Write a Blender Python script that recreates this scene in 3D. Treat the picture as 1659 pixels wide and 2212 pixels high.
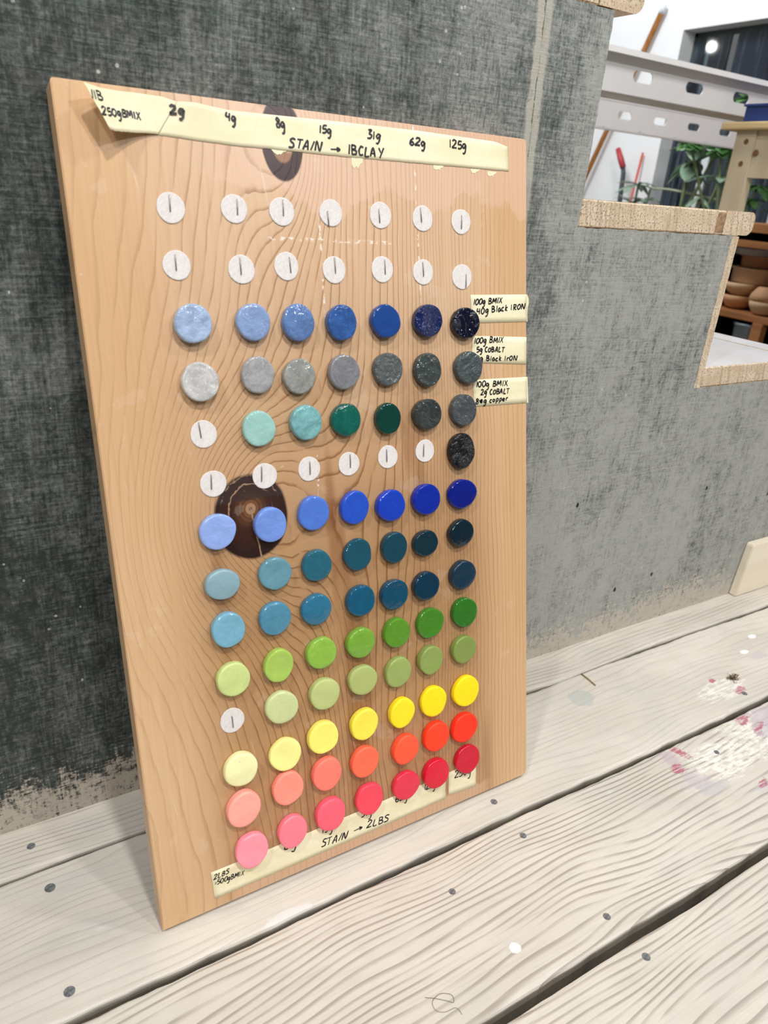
import bpy, bmesh, math, random
from mathutils import Vector, Matrix, Euler
import numpy as np

# ------------------------------------------------------------------ scene, camera, world, lights
scene = bpy.context.scene
for o in list(bpy.data.objects):
    bpy.data.objects.remove(o, do_unlink=True)
col = scene.collection
IMG_W, IMG_H, F_PX = 1659.0, 2212.0, 1571.99
CAM = Vector((-0.081292, -0.546224, 0.535447))
CAM_ROT = Euler((1.146579, -0.074691, -0.537545), 'XYZ')
cam_data = bpy.data.cameras.new('camera')
cam_data.sensor_fit = 'HORIZONTAL'
cam_data.sensor_width = 36.0
cam_data.lens = 36.0 * F_PX / IMG_W
cam_data.clip_start = 0.02
cam_data.clip_end = 60
cam_data.dof.use_dof = True
cam_data.dof.focus_distance = 0.66
cam_data.dof.aperture_fstop = 13.0
cam = bpy.data.objects.new('camera', cam_data)
cam.location = CAM
cam.rotation_euler = CAM_ROT
col.objects.link(cam)
scene.camera = cam

world = bpy.data.worlds.new('world')
scene.world = world
world.use_nodes = True
world.node_tree.nodes['Background'].inputs[0].default_value = (0.97, 0.985, 1.0, 1)
world.node_tree.nodes['Background'].inputs[1].default_value = 0.14
scene.view_settings.view_transform = 'Standard'
scene.view_settings.look = 'None'
scene.view_settings.exposure = 0.0
scene.view_settings.gamma = 1.0
scene.view_settings.use_curve_mapping = False
scene.cycles.use_denoising = True
scene.cycles.max_bounces = 4
scene.cycles.glossy_bounces = 2
scene.cycles.diffuse_bounces = 3
scene.cycles.use_adaptive_sampling = True
scene.cycles.adaptive_threshold = 0.04
scene.cycles.caustics_reflective = False
scene.cycles.caustics_refractive = False
scene.cycles.sample_clamp_indirect = 6.0


def area_lamp(name, loc, target, size, watts, colour=(1, 0.985, 0.96)):
    d = bpy.data.lights.new(name, 'AREA')
    d.shape = 'DISK'
    d.size = size
    d.energy = watts
    d.color = colour
    o = bpy.data.objects.new(name, d)
    o.location = loc
    o.rotation_euler = (Vector(target) - Vector(loc)).to_track_quat('-Z', 'Y').to_euler()
    col.objects.link(o)
    return o


area_lamp('ceiling_lamp_front', (0.10, -1.25, 2.25), (0.2, -0.1, 0.2), 0.14, 25)
area_lamp('ceiling_lamp_right', (1.75, -0.95, 2.3), (0.3, -0.1, 0.2), 0.16, 13)
area_lamp('ceiling_lamp_left', (-1.2, -0.8, 2.4), (0.1, -0.1, 0.2), 0.16, 21)
area_lamp('ceiling_lamp_front_right', (1.3, -2.5, 2.3), (0.3, -0.1, 0.2), 0.20, 24)
area_lamp('ceiling_lamp_front_left', (-0.9, -2.5, 2.3), (0.2, -0.1, 0.2), 0.20, 24)
area_lamp('added_wall_light', (1.5, 2.3, 2.7), (3.4, 2.3, 1.0), 0.8, 58, (0.95, 0.98, 1.0))  # unseen lamp added to brighten the far white wall
area_lamp('ceiling_lamp_middle', (1.2, 0.3, 2.6), (1.9, 0.9, 0.4), 0.4, 15)

# ------------------------------------------------------------------ calibrated geometry helpers
RM = CAM_ROT.to_matrix()
FZ = -0.0044            # floor level (the board's rear bottom edge touches it)
LEAN = 0.2305531
BH, BW, BT = 0.5936, 0.368034, 0.019
BO = Vector((0.0, -0.155364, 0.0))
UP = Vector((0, math.sin(LEAN), math.cos(LEAN)))
NRM = Vector((0, -math.cos(LEAN), math.sin(LEAN)))
BROT = Euler((math.pi / 2 - LEAN, 0, 0), 'XYZ')


def ray(px, py):
    return RM @ Vector(((px - IMG_W / 2) / F_PX, -(py - IMG_H / 2) / F_PX, -1.0))


def at(px, py, axis, val):
    """the point of the place seen at a photo pixel, on a plane of known x, y or z"""
    d = ray(px, py)
    t = (val - CAM[axis]) / d[axis]
    return CAM + d * t


def bd(px, py, h=0.0):
    """board coordinates (across, up) of a photo pixel at height h over the board's face"""
    d = ray(px, py)
    t = (BO + NRM * h - CAM).dot(NRM) / d.dot(NRM)
    q = CAM + d * t - BO
    return q.x, q.dot(UP)


def bworld(u, v, h=0.0):
    return BO + Vector((1, 0, 0)) * u + UP * v + NRM * h


def project(p):
    q = RM.transposed() @ (p - CAM)
    return IMG_W / 2 + F_PX * q.x / -q.z, IMG_H / 2 - F_PX * q.y / -q.z


def srgb(r, g, b):
    def f(c):
        c /= 255.0
        return c / 12.92 if c <= 0.04045 else ((c + 0.055) / 1.055) ** 2.4
    return (f(r), f(g), f(b), 1.0)


# ------------------------------------------------------------------ node expression helper
class V:
    def __init__(self, nt, sock):
        self.nt, self.s = nt, sock

    def _m(self, op, *a, clamp=False):
        n = self.nt.tree.nodes.new('ShaderNodeMath')
        n.operation = op
        n.use_clamp = clamp
        for i, x in enumerate((self,) + a):
            self.nt.put(n.inputs[i], x)
        return V(self.nt, n.outputs[0])

    def __add__(self, o): return self._m('ADD', o)
    __radd__ = __add__
    def __sub__(self, o): return self._m('SUBTRACT', o)
    def __rsub__(self, o): return (self * -1.0) + o
    def __mul__(self, o): return self._m('MULTIPLY', o)
    __rmul__ = __mul__
    def __truediv__(self, o): return self._m('DIVIDE', o)
    def abs(self): return self._m('ABSOLUTE')
    def frac(self): return self._m('FRACT')
    def sin(self): return self._m('SINE')
    def pow(self, e): return self._m('POWER', e)
    def sqrt(self): return self._m('SQRT')
    def exp(self): return self._m('EXPONENT')
    def max(self, o): return self._m('MAXIMUM', o)
    def min(self, o): return self._m('MINIMUM', o)
    def clamp(self): return self._m('ADD', 0.0, clamp=True)

    def step(self, a, b):
        """smoothstep from a (0) to b (1); a may exceed b"""
        n = self.nt.tree.nodes.new('ShaderNodeMapRange')
        n.interpolation_type = 'SMOOTHSTEP'
        inv = a > b
        lo, hi = (b, a) if inv else (a, b)
        self.nt.put(n.inputs[0], self)
        n.inputs[1].default_value = lo
        n.inputs[2].default_value = hi
        n.inputs[3].default_value = 1.0 if inv else 0.0
        n.inputs[4].default_value = 0.0 if inv else 1.0
        return V(self.nt, n.outputs[0])


class NT:
    def __init__(self, name, rough=0.5, spec=0.5):
        self.mat = bpy.data.materials.new(name)
        self.mat.use_nodes = True
        self.tree = self.mat.node_tree
        self.bsdf = self.tree.nodes['Principled BSDF']
        self.bsdf.inputs['Roughness'].default_value = rough
        self.bsdf.inputs['Specular IOR Level'].default_value = spec

    def put(self, inp, x):
        if isinstance(x, V):
            self.tree.links.new(x.s, inp)
        elif hasattr(x, 'bl_idname'):
            self.tree.links.new(x, inp)
        else:
            inp.default_value = x

    def coords(self, kind='Object'):
        if kind == 'Position':
            s = self.tree.nodes.new('ShaderNodeNewGeometry').outputs['Position']
        else:
            s = self.tree.nodes.new('ShaderNodeTexCoord').outputs[kind]
        n = self.tree.nodes.new('ShaderNodeSeparateXYZ')
        self.tree.links.new(s, n.inputs[0])
        return tuple(V(self, n.outputs[i]) for i in range(3))

    def vec(self, x, y, z=0.0):
        n = self.tree.nodes.new('ShaderNodeCombineXYZ')
        for i, k in enumerate((x, y, z)):
            self.put(n.inputs[i], k)
        return V(self, n.outputs[0])

    def noise(self, vec, scale=1.0, detail=2.0, rough=0.5, dist=0.0):
        n = self.tree.nodes.new('ShaderNodeTexNoise')
        self.put(n.inputs['Vector'], vec)
        n.inputs['Scale'].default_value = scale
        n.inputs['Detail'].default_value = detail
        n.inputs['Roughness'].default_value = rough
        n.inputs['Distortion'].default_value = dist
        return V(self, n.outputs[0])

    def voronoi(self, vec, scale=1.0):
        n = self.tree.nodes.new('ShaderNodeTexVoronoi')
        self.put(n.inputs['Vector'], vec)
        n.inputs['Scale'].default_value = scale
        return V(self, n.outputs['Distance'])

    def mix(self, fac, a, b, mode='MIX'):
        n = self.tree.nodes.new('ShaderNodeMix')
        n.data_type = 'RGBA'
        n.blend_type = mode
        n.clamp_factor = True
        self.put(n.inputs[0], fac)
        self.put(n.inputs[6], a)
        self.put(n.inputs[7], b)
        return V(self, n.outputs[2])

    def curve(self, x, pts):
        n = self.tree.nodes.new('ShaderNodeFloatCurve')
        c = n.mapping.curves[0]
        c.points[0].location = pts[0]
        c.points[1].location = pts[-1]
        for q in pts[1:-1]:
            c.points.new(*q)
        n.mapping.update()
        self.put(n.inputs['Value'], x)
        return V(self, n.outputs[0])

    def colour(self, c): self.put(self.bsdf.inputs['Base Color'], c)
    def rough(self, r): self.put(self.bsdf.inputs['Roughness'], r)

    def bump(self, h, strength=0.3, dist=0.001):
        n = self.tree.nodes.new('ShaderNodeBump')
        n.inputs['Strength'].default_value = strength
        n.inputs['Distance'].default_value = dist
        self.put(n.inputs['Height'], h)
        self.tree.links.new(n.outputs[0], self.bsdf.inputs['Normal'])


def plain(name, rgb, rough=0.5, noise=0.08, scale=60.0, bump=0.0, spec=0.5, metal=0.0):
    """one-colour material with a little procedural variation"""
    m = NT(name, rough, spec)
    x, y, z = m.coords()
    n = m.noise(m.vec(x, y, z), scale, 3.0)
    c = srgb(*rgb)
    a = tuple(min(1, k * (1 + noise)) for k in c[:3]) + (1,)
    b = tuple(k * (1 - noise) for k in c[:3]) + (1,)
    m.colour(m.mix(n.step(0.3, 0.7), b, a))
    m.bsdf.inputs['Metallic'].default_value = metal
    if bump:
        m.bump(n, bump, 0.002)
    return m.mat


# ------------------------------------------------------------------ object helpers
def obj(name, bm, mat, parent=None, smooth=False):
    me = bpy.data.meshes.new(name)
    bmesh.ops.recalc_face_normals(bm, faces=bm.faces[:])
    bm.to_mesh(me)
    bm.free()
    if mat is not None:
        for m in (mat if isinstance(mat, (list, tuple)) else [mat]):
            me.materials.append(m)
    if smooth:
        for p in me.polygons:
            p.use_smooth = True
    o = bpy.data.objects.new(name, me)
    col.objects.link(o)
    if parent is not None:
        o.parent = parent
    return o


def tag(o, label, cat=None, group=None, kind=None):
    o['label'] = label
    if cat: o['category'] = cat
    if group: o['group'] = group
    if kind: o['kind'] = kind
    return o


def empty(name, loc, rot=(0, 0, 0)):
    o = bpy.data.objects.new(name, None)
    o.empty_display_size = 0.02
    o.location = loc
    o.rotation_euler = rot
    col.objects.link(o)
    return o


def box(bm, lo, hi, mat=0):
    vs = [bm.verts.new((x, y, z)) for x in (lo[0], hi[0]) for y in (lo[1], hi[1]) for z in (lo[2], hi[2])]
    fs = [(0, 1, 3, 2), (4, 6, 7, 5), (0, 4, 5, 1), (2, 3, 7, 6), (0, 2, 6, 4), (1, 5, 7, 3)]
    out = []
    for f in fs:
        g = bm.faces.new([vs[i] for i in f])
        g.material_index = mat
        out.append(g)
    return out


def box_bm(lo, hi, bevel=0.0, seg=2):
    bm = bmesh.new()
    box(bm, lo, hi)
    if bevel:
        bmesh.ops.bevel(bm, geom=bm.edges[:], offset=bevel, segments=seg, affect='EDGES', profile=0.6)
    return bm


def prism(bm, pts, d0, d1, axis='y'):
    """extrude a polygon; pts are (x, z) for axis y and (x, y) for axis z"""
    def mk(p, d):
        return bm.verts.new((p[0], d, p[1]) if axis == 'y' else (p[0], p[1], d))
    a = [mk(p, d0) for p in pts]
    b = [mk(p, d1) for p in pts]
    bm.faces.new(a)
    bm.faces.new(b[::-1])
    n = len(pts)
    for i in range(n):
        bm.faces.new((a[i], a[(i + 1) % n], b[(i + 1) % n], b[i]))


def tube(bm, pts, radii, seg=10, cap=True):
    pts = [Vector(p) for p in pts]
    if not isinstance(radii, (list, tuple)):
        radii = [radii] * len(pts)
    rings = []
    for i, p in enumerate(pts):
        t = (pts[min(i + 1, len(pts) - 1)] - pts[max(i - 1, 0)]).normalized()
        a = t.orthogonal().normalized() if i == 0 else (ref - t * ref.dot(t)).normalized()
        ref = a
        b = t.cross(a)
        rings.append([bm.verts.new(p + (a * math.cos(k * 2 * math.pi / seg) + b * math.sin(k * 2 * math.pi / seg)) * radii[i]) for k in range(seg)])
    for r, s in zip(rings, rings[1:]):
        for k in range(seg):
            bm.faces.new((r[k], r[(k + 1) % seg], s[(k + 1) % seg], s[k]))
    if cap:
        bm.faces.new(rings[0][::-1])
        bm.faces.new(rings[-1])


def lathe(bm, prof, seg=28, centre=(0, 0, 0)):
    rings = []
    for r, z in prof:
        if r < 1e-6:
            rings.append([bm.verts.new((centre[0], centre[1], centre[2] + z))])
        else:
            rings.append([bm.verts.new((centre[0] + r * math.cos(k * 2 * math.pi / seg), centre[1] + r * math.sin(k * 2 * math.pi / seg), centre[2] + z)) for k in range(seg)])
    for a, b in zip(rings, rings[1:]):
        for k in range(seg):
            q = [a[k % len(a)], a[(k + 1) % len(a)], b[(k + 1) % len(b)], b[k % len(b)]]
            u = []
            for v in q:
                if v not in u: u.append(v)
            if len(u) > 2: bm.faces.new(u)


# ------------------------------------------------------------------ materials
def mat_board():
    m = NT('knotty_pine', 0.32, 0.45)
    x, y, z = m.coords('Object')
    wob = m.noise(m.vec(x * 7.0, y * 3.2), 1.0, 2.0) - 0.5
    wob2 = m.noise(m.vec(x * 30.0, y * 9.0, 3.0), 1.0, 2.0) - 0.5
    wob3 = m.noise(m.vec(x * 120.0, y * 30.0, 6.0), 1.0, 2.0) - 0.5
    # knot distances
    kx, ky = 0.1000, 0.3120
    dx, dy = x - kx, y - ky
    kn = m.noise(m.vec(x * 40, y * 40), 1.0, 2.0) - 0.5
    d1 = ((dx / 0.0285).pow(2.0) + (dy / 0.0315).pow(2.0)).sqrt() + kn * 0.10
    tx, ty = x - 0.1455, y - 0.5725
    d2 = ((tx / 0.0155).pow(2.0) + (ty / 0.0265).pow(2.0)).sqrt() + kn * 0.08
    # growth-ring phase: straight grain that is squeezed and bent round the knots
    base = m.curve(x / BW, [(0, 0), (0.16, 0.07), (0.33, 0.20), (0.52, 0.36), (0.66, 0.50), (0.8, 0.74), (1, 1)])
    bump1 = ((d1.pow(2.0) / 5.2) * -1.0).exp()
    bump1b = (((dx / 0.085).pow(2.0) + (dy / 0.15).pow(2.0)) * -1.0).exp()
    bump2 = ((d2.pow(2.0) / 4.0) * -1.0).exp()
    lowk = ((((x - 0.205) / 0.05).pow(2.0) + ((y - 0.10) / 0.22).pow(2.0)) * -1.0).exp()
    ph = base * 66.0 + wob * 4.4 + wob2 * 1.5 + wob3 * 0.35 + bump1 * 11.0 + bump1b * 7.0 - bump2 * 7.0 + lowk * 6.0
    fr = ph.frac()
    late = fr.step(0.74, 0.95) * fr.step(1.0, 0.97)
    ramp = fr * fr * fr.step(1.0, 0.95)
    line_vis = m.curve(x / BW, [(0, 0.30), (0.12, 0.45), (0.24, 0.85), (0.5, 1.0), (0.8, 0.75), (1, 0.35)])
    brk = m.noise(m.vec(x * 90, y * 7, 9.0), 1.0, 2.0).step(0.25, 0.55)
    fine = m.noise(m.vec(x * 420.0, y * 9.0), 1.0, 2.0)
    big = m.noise(m.vec(x * 9.0, y * 3.0, 5.0), 1.0, 2.0)
    edge = x.step(0.02, 0.085) * x.step(0.345, 0.295)
    heart = edge * (y + wob * 0.2).step(0.52, 0.22)
    c = m.mix(big.step(0.3, 0.75), srgb(214, 178, 138), srgb(204, 165, 122))
    c = m.mix(edge * y.step(0.15, 0.5) * 0.75, c, srgb(210, 178, 148))
    c = m.mix(heart * 0.9, c, srgb(168, 128, 88))
    c = m.mix(fine.step(0.35, 0.75) * 0.28, c, srgb(190, 146, 104))
    c = m.mix(late * line_vis * brk * (heart * 0.3 + 0.55), c, srgb(116, 74, 42))
    c = m.mix(ramp * line_vis * 0.18, c, srgb(164, 114, 72))
    # wide dark bands in the middle of the board
    band = m.noise(m.vec(x * 26.0, y * 3.0, 2.0), 1.0, 2.0).step(0.57, 0.66) * edge * y.step(0.48, 0.3)
    c = m.mix(band * 0.55, c, srgb(128, 80, 46))
    # pinkish raw wood under the peeled tape at the top
    edge_t = m.noise(m.vec(x * 30, y * 14, 1.0), 1.0, 4.0) * 0.075
    bare = (y + edge_t).step(0.573, 0.577) * x.step(0.07, 0.12)
    c = m.mix(bare * 0.42, c, srgb(222, 186, 166))
    foot = (y + (m.noise(m.vec(x * 60, y * 30), 1.0, 3.0) - 0.5) * 0.012).step(0.015, 0.012) * x.step(0.05, 0.07) * x.step(0.33, 0.3)
    c = m.mix(foot * 0.55, c, srgb(218, 180, 150))
    # big knot
    px_, py_ = x - 0.0996, y - 0.3180
    dp = ((px_ / 0.0285).pow(2.0) + (py_ / 0.0315).pow(2.0)).sqrt() + kn * 0.06
    rings = ((dp * 58.0).sin() * 0.5 + 0.5) * dp.step(0.75, 0.15)
    kc = m.mix(dp.step(0.08, 0.55), srgb(122, 80, 48), srgb(58, 30, 20))
    kc = m.mix(dp.step(0.6, 1.1), kc, srgb(40, 20, 15))
    kc = m.mix(rings * 0.55, kc, srgb(52, 28, 18))
    kc = m.mix((y + kn * 0.004).step(0.3235, 0.3265) * 0.8, kc, srgb(56, 42, 40))
    kj = m.noise(m.vec(x * 170, y * 170, 3.0), 1.0, 2.0) - 0.5
    crack = ((px_ + py_ * 0.15 + kj * 0.002).abs()).step(0.0008, 0.0003) * py_.step(0.003, -0.002) * py_.step(-0.056, -0.04)
    arc = ((dp - 0.60 + kj * 0.14).abs()).step(0.024, 0.008) * (px_ - py_ * 0.9).step(0.006, -0.004) * py_.step(-0.010, 0.0)
    arc2 = ((dp - 0.80 + kj * 0.22).abs()).step(0.022, 0.007) * py_.step(0.004, 0.010) * kj.step(-0.12, 0.05)
    kc = m.mix(crack.max(arc).max(arc2 * 0.8) * 0.8, kc, srgb(168, 136, 108))
    kc = m.mix(dp.step(0.16, 0.12) * dp.step(0.02, 0.06), kc, srgb(158, 122, 92))
    c = m.mix(d1.step(1.06, 0.97), c, kc)
    # top knot: dark ring with resin and a painted white shine in the middle
    t = m.mix(d2.step(0.58, 0.5), srgb(58, 38, 38), srgb(150, 110, 82))
    t = m.mix((kn * 6.0).step(0.2, 1.0) * d2.step(0.62, 0.4), t, srgb(226, 214, 196))
    c = m.mix(d2.step(1.05, 0.97), c, t)
    # scuffs and glue traces
    sn = m.noise(m.vec(x * 260, y * 260), 1.0, 3.0).step(0.5, 0.62)
    s1 = (y - 0.5085 + x * 0.004).abs().step(0.0017, 0.0006) * x.step(0.128, 0.133) * x.step(0.236, 0.230) * sn
    s2 = (x - 0.1705).abs().step(0.0012, 0.0004) * y.step(0.44, 0.46) * y.step(0.53, 0.52) * sn
    s3 = (x - 0.1560).abs().step(0.0014, 0.0005) * y.step(0.31, 0.325) * y.step(0.37, 0.36) * sn
    s4 = (y - 0.447 - x * 0.01).abs().step(0.0011, 0.0004) * x.step(0.30, 0.31) * x.step(0.345, 0.335) * sn
    s5 = (x - 0.258 + (y - 0.4) * 0.02).abs().step(0.0010, 0.0004) * y.step(0.46, 0.47) * sn
    scr = m.noise(m.vec(x * 330 + y * 60, y * 14), 1.0, 2.0).step(0.70, 0.78) * 0.30
    scr2 = m.noise(m.vec(x * 90 - y * 190, y * 60 + x * 100, 4.0), 1.0, 2.0).step(0.74, 0.8) * 0.3
    film = m.noise(m.vec(x * 24, y * 24, 8.0), 1.0, 4.0, 0.6).step(0.62, 0.64) * 0.09
    sc = s1.max(s2).max(s3).max(s4).max(s5).max(scr).max(scr2).max(film)
    c = m.mix(sc * 0.8, c, srgb(240, 230, 220))
    m.colour(c)
    m.rough(m.noise(m.vec(x * 20, y * 20), 1.0, 4.0) * 0.25 + 0.24)
    m.bump(late * -0.35 + fine * 0.2 + film * 2.0 + d1.step(1.1, 0.9) * sn * 0.3, 0.22, 0.0006)
    return m.mat


def mat_stringer():
    m = NT('worn_grey_paint', 0.62, 0.35)
    x, y, z = m.coords('Position')
    hz = m.noise(m.vec(x * 26, z * 460, y * 30), 1.0, 3.0, 0.65)
    vt = m.noise(m.vec(x * 420, z * 30, y * 30 + 7), 1.0, 3.0, 0.65)
    spk = m.noise(m.vec(x * 300, z * 300, y * 200), 1.0, 3.0, 0.7)
    spk2 = m.noise(m.vec(x * 130 + 9, z * 100, y * 100), 1.0, 4.0, 0.7)
    big = m.noise(m.vec(x * 7, z * 4.0, 1.0), 1.0, 4.0, 0.6)
    mid = m.noise(m.vec(x * 40, z * 18, 2.0), 1.0, 5.0, 0.7)
    right = x.step(0.36, 0.60)
    weave = hz * 0.40 + vt * 0.40 + spk * 0.46 + spk2 * 0.34 - 0.30
    wear = x.step(-0.08, 0.50) * 0.29 - 0.09 + (big - 0.5) * 0.55 + (mid - 0.5) * 0.55
    c = m.mix((weave + wear * 0.9).step(0.29, 0.90), srgb(41, 49, 46), srgb(146, 150, 146))
    c = m.mix((weave * 0.8 + wear + right * 0.14).step(0.48, 0.82) * 0.75, c, srgb(166, 167, 162))
    # faint green and violet undercoats
    tint = m.noise(m.vec(x * 60, z * 60, 6.0), 1.0, 3.0)
    c = m.mix(tint.step(0.55, 0.75) * 0.28, c, srgb(78, 100, 90))
    c = m.mix(tint.step(0.45, 0.28) * 0.22, c, srgb(118, 108, 114))
    # dark pits where the paint is still thick
    pitz = x.step(0.24, 0.30) * x.step(0.42, 0.36) * z.step(0.5, 0.58)
    c = m.mix((vt * 0.55 + mid * 0.6 + spk2 * 0.35 + pitz * 0.10 - right * 0.05).step(0.86, 0.98) * 0.65, c, srgb(46, 56, 56))
    # vertical scraped pale streak with a broken split in it
    seam = (x - 0.388 + (z - 0.6) * 0.03 + (mid - 0.5) * 0.010).abs()
    c = m.mix(seam.step(0.0095, 0.0060) * z.step(0.45, 0.55) * (spk2 + 0.15).step(0.35, 0.6) * 0.85, c, srgb(178, 175, 164))
    c = m.mix((seam + (spk2 - 0.5).abs() * 0.004).step(0.0012, 0.0005) * z.step(0.5, 0.52) * mid.step(0.42, 0.56) * 0.8, c, srgb(60, 58, 52))
    # paint rubbed off above the floor, left in the weave
    rub = (z + (mid - 0.5) * 0.09 + (big - 0.5) * 0.10).step(0.080, 0.0)
    rubw = (rub * 0.9 + (weave - 0.5) * 2.0 + (spk2 - 0.5) * 1.2 - 0.42).step(-0.05, 0.5)
    c = m.mix(rubw * rub.step(0.02, 0.35) * 0.82, c, srgb(192, 182, 168))
    # little chips and pale drips
    vor = m.voronoi(m.vec(x * 55, z * 55, 2.0), 1.0)
    c = m.mix(vor.step(0.085, 0.05) * 0.7 * spk2.step(0.45, 0.55), c, srgb(196, 200, 196))
    pit = m.voronoi(m.vec(x * 17 + 3, z * 12, 5.0), 1.0)
    c = m.mix((pit + spk2 * 0.05).step(0.075, 0.055), c, srgb(24, 26, 26))
    m.colour(c)
    m.bump(weave + mid * 0.4, 0.6, 0.0014)
    return m.mat


def mat_plank():
    m = NT('whitewashed_plank', 0.6, 0.35)
    x, y, z = m.coords('Position')
    info = m.tree.nodes.new('ShaderNodeObjectInfo')
    rnd = V(m, info.outputs['Random'])
    off = rnd * 37.0
    gs = V(m, info.outputs['Color'])
    wv = m.noise(m.vec(x * 2.6 + off, y * 9.0, off), 1.0, 2.0) - 0.5
    sp = m.noise(m.vec(x * 1.1 + off, y * 5.0, off + 3.0), 1.0, 1.0)
    ph = y * 150.0 + wv * 13.0 + sp * 6.0
    fr = ph.frac()
    late = fr.step(0.55, 0.92) * fr.step(1.0, 0.95)
    brk = m.noise(m.vec(x * 9 + off, y * 60), 1.0, 2.0).step(0.30, 0.58)
    fine = m.noise(m.vec(x * 12 + off, y * 420), 1.0, 3.0)
    big = m.noise(m.vec(x * 6 + off, y * 12, 2.0), 1.0, 4.0, 0.6)
    blot = m.noise(m.vec(x * 16 + off, y * 22, 5.0), 1.0, 4.0, 0.6)
    c = m.mix(big.step(0.3, 0.7), srgb(202, 195, 184), srgb(216, 209, 199))
    c = m.mix(blot.step(0.5, 0.75) * 0.45, c, srgb(192, 192, 187))
    c = m.mix(late * brk * gs * 0.6, c, srgb(132, 120, 108))
    c = m.mix(fine.step(0.52, 0.75) * 0.22, c, srgb(160, 148, 136))
    c = m.mix((blot + fine * 0.4).step(0.92, 1.0) * 0.5, c, srgb(220, 215, 208))
    # spilled paint
    sn = m.noise(m.vec(x * 75, y * 110, 3.0), 1.0, 6.0, 0.75) - 0.5
    scrape = m.noise(m.vec(x * 50, y * 330, 3.0), 1.0, 3.0, 0.6)

    def blob(px, py, rx, ry, ang=0.0, k=1.6):
        p = at(px, py, 2, FZ)
        ca, sa = math.cos(ang), math.sin(ang)
        ax, ay = x - p.x, y - p.y
        return ((((ax * ca + ay * sa) / rx).pow(2.0) + ((ay * ca - ax * sa) / ry).pow(2.0)).sqrt() + sn * k)

    for px, py, rx, ry, rgb, amt in (
            (1560, 1640, 0.055, 0.030, (238, 235, 226), 0.9), (1600, 1560, 0.05, 0.02, (236, 233, 224), 0.7),
            (1560, 1490, 0.05, 0.02, (236, 232, 226), 0.8), (1640, 1600, 0.05, 0.03, (236, 233, 226), 0.8)):
        b = blob(px, py, rx, ry)
        c = m.mix(b.step(1.0, 0.7) * (scrape + sn).step(0.40, 0.60) * amt, c, srgb(*rgb))
    for px, py, rx, ry, rgb, amt in (
            (1500, 1685, 0.020, 0.016, (190, 178, 184), 0.75), (1450, 1640, 0.012, 0.016, (186, 164, 176), 0.7),
            (1540, 1700, 0.025, 0.010, (186, 180, 188), 0.7), (1650, 1545, 0.03, 0.02, (186, 170, 184), 0.7),
            (1655, 1575, 0.02, 0.016, (180, 176, 188), 0.7), (1650, 1700, 0.014, 0.008, (190, 184, 192), 0.6),
            (1640, 1415, 0.02, 0.008, (196, 178, 190), 0.6)):
        b = blob(px, py, rx, ry, 0.0, 2.6)
        c = m.mix(b.step(1.1, 0.5) * (scrape * 0.6 + 0.5).clamp() * amt, c, srgb(*rgb))
    for px, py, rx, ry in ((1468, 1625, 0.005, 0.010), (1464, 1660, 0.008, 0.006), (1605, 1555, 0.010, 0.006), (1640, 1570, 0.014, 0.004),
                           (1538, 1470, 0.006, 0.003), (1600, 1490, 0.010, 0.004), (1648, 1690, 0.008, 0.003)):
        b = blob(px, py, rx * 1.15, ry * 1.3, 0.4, 3.4)
        c = m.mix(b.step(1.1, 0.75) * (scrape + sn * 0.8).step(0.34, 0.55) * 0.85, c, srgb(176, 84, 112))
    for px, py, rx, ry, rgb, amt in (
            (1256, 1508, 0.018, 0.015, (178, 182, 178), 0.7), (1113, 2048, 0.0052, 0.0046, (250, 250, 248), 1.0),
            (1624, 1375, 0.008, 0.004, (250, 250, 246), 1.0), (1608, 1408, 0.008, 0.004, (250, 250, 246), 1.0),
            (625, 1975, 0.020, 0.005, (222, 222, 222), 0.55)):
        b = blob(px, py, rx, ry, 0.0, 1.1)
        c = m.mix(b.step(1.0, 0.85) * amt, c, srgb(*rgb))
    # brown-grey mottle darkening the flanks of the boards, below the walked surface
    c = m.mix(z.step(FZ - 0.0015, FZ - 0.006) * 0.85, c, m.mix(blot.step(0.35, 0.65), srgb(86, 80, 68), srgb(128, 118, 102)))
    m.colour(c)
    m.bump(late * brk * gs * -0.9 + fine * gs * 0.5 + blot * 0.3, 0.5, 0.0012)
    return m.mat


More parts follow.
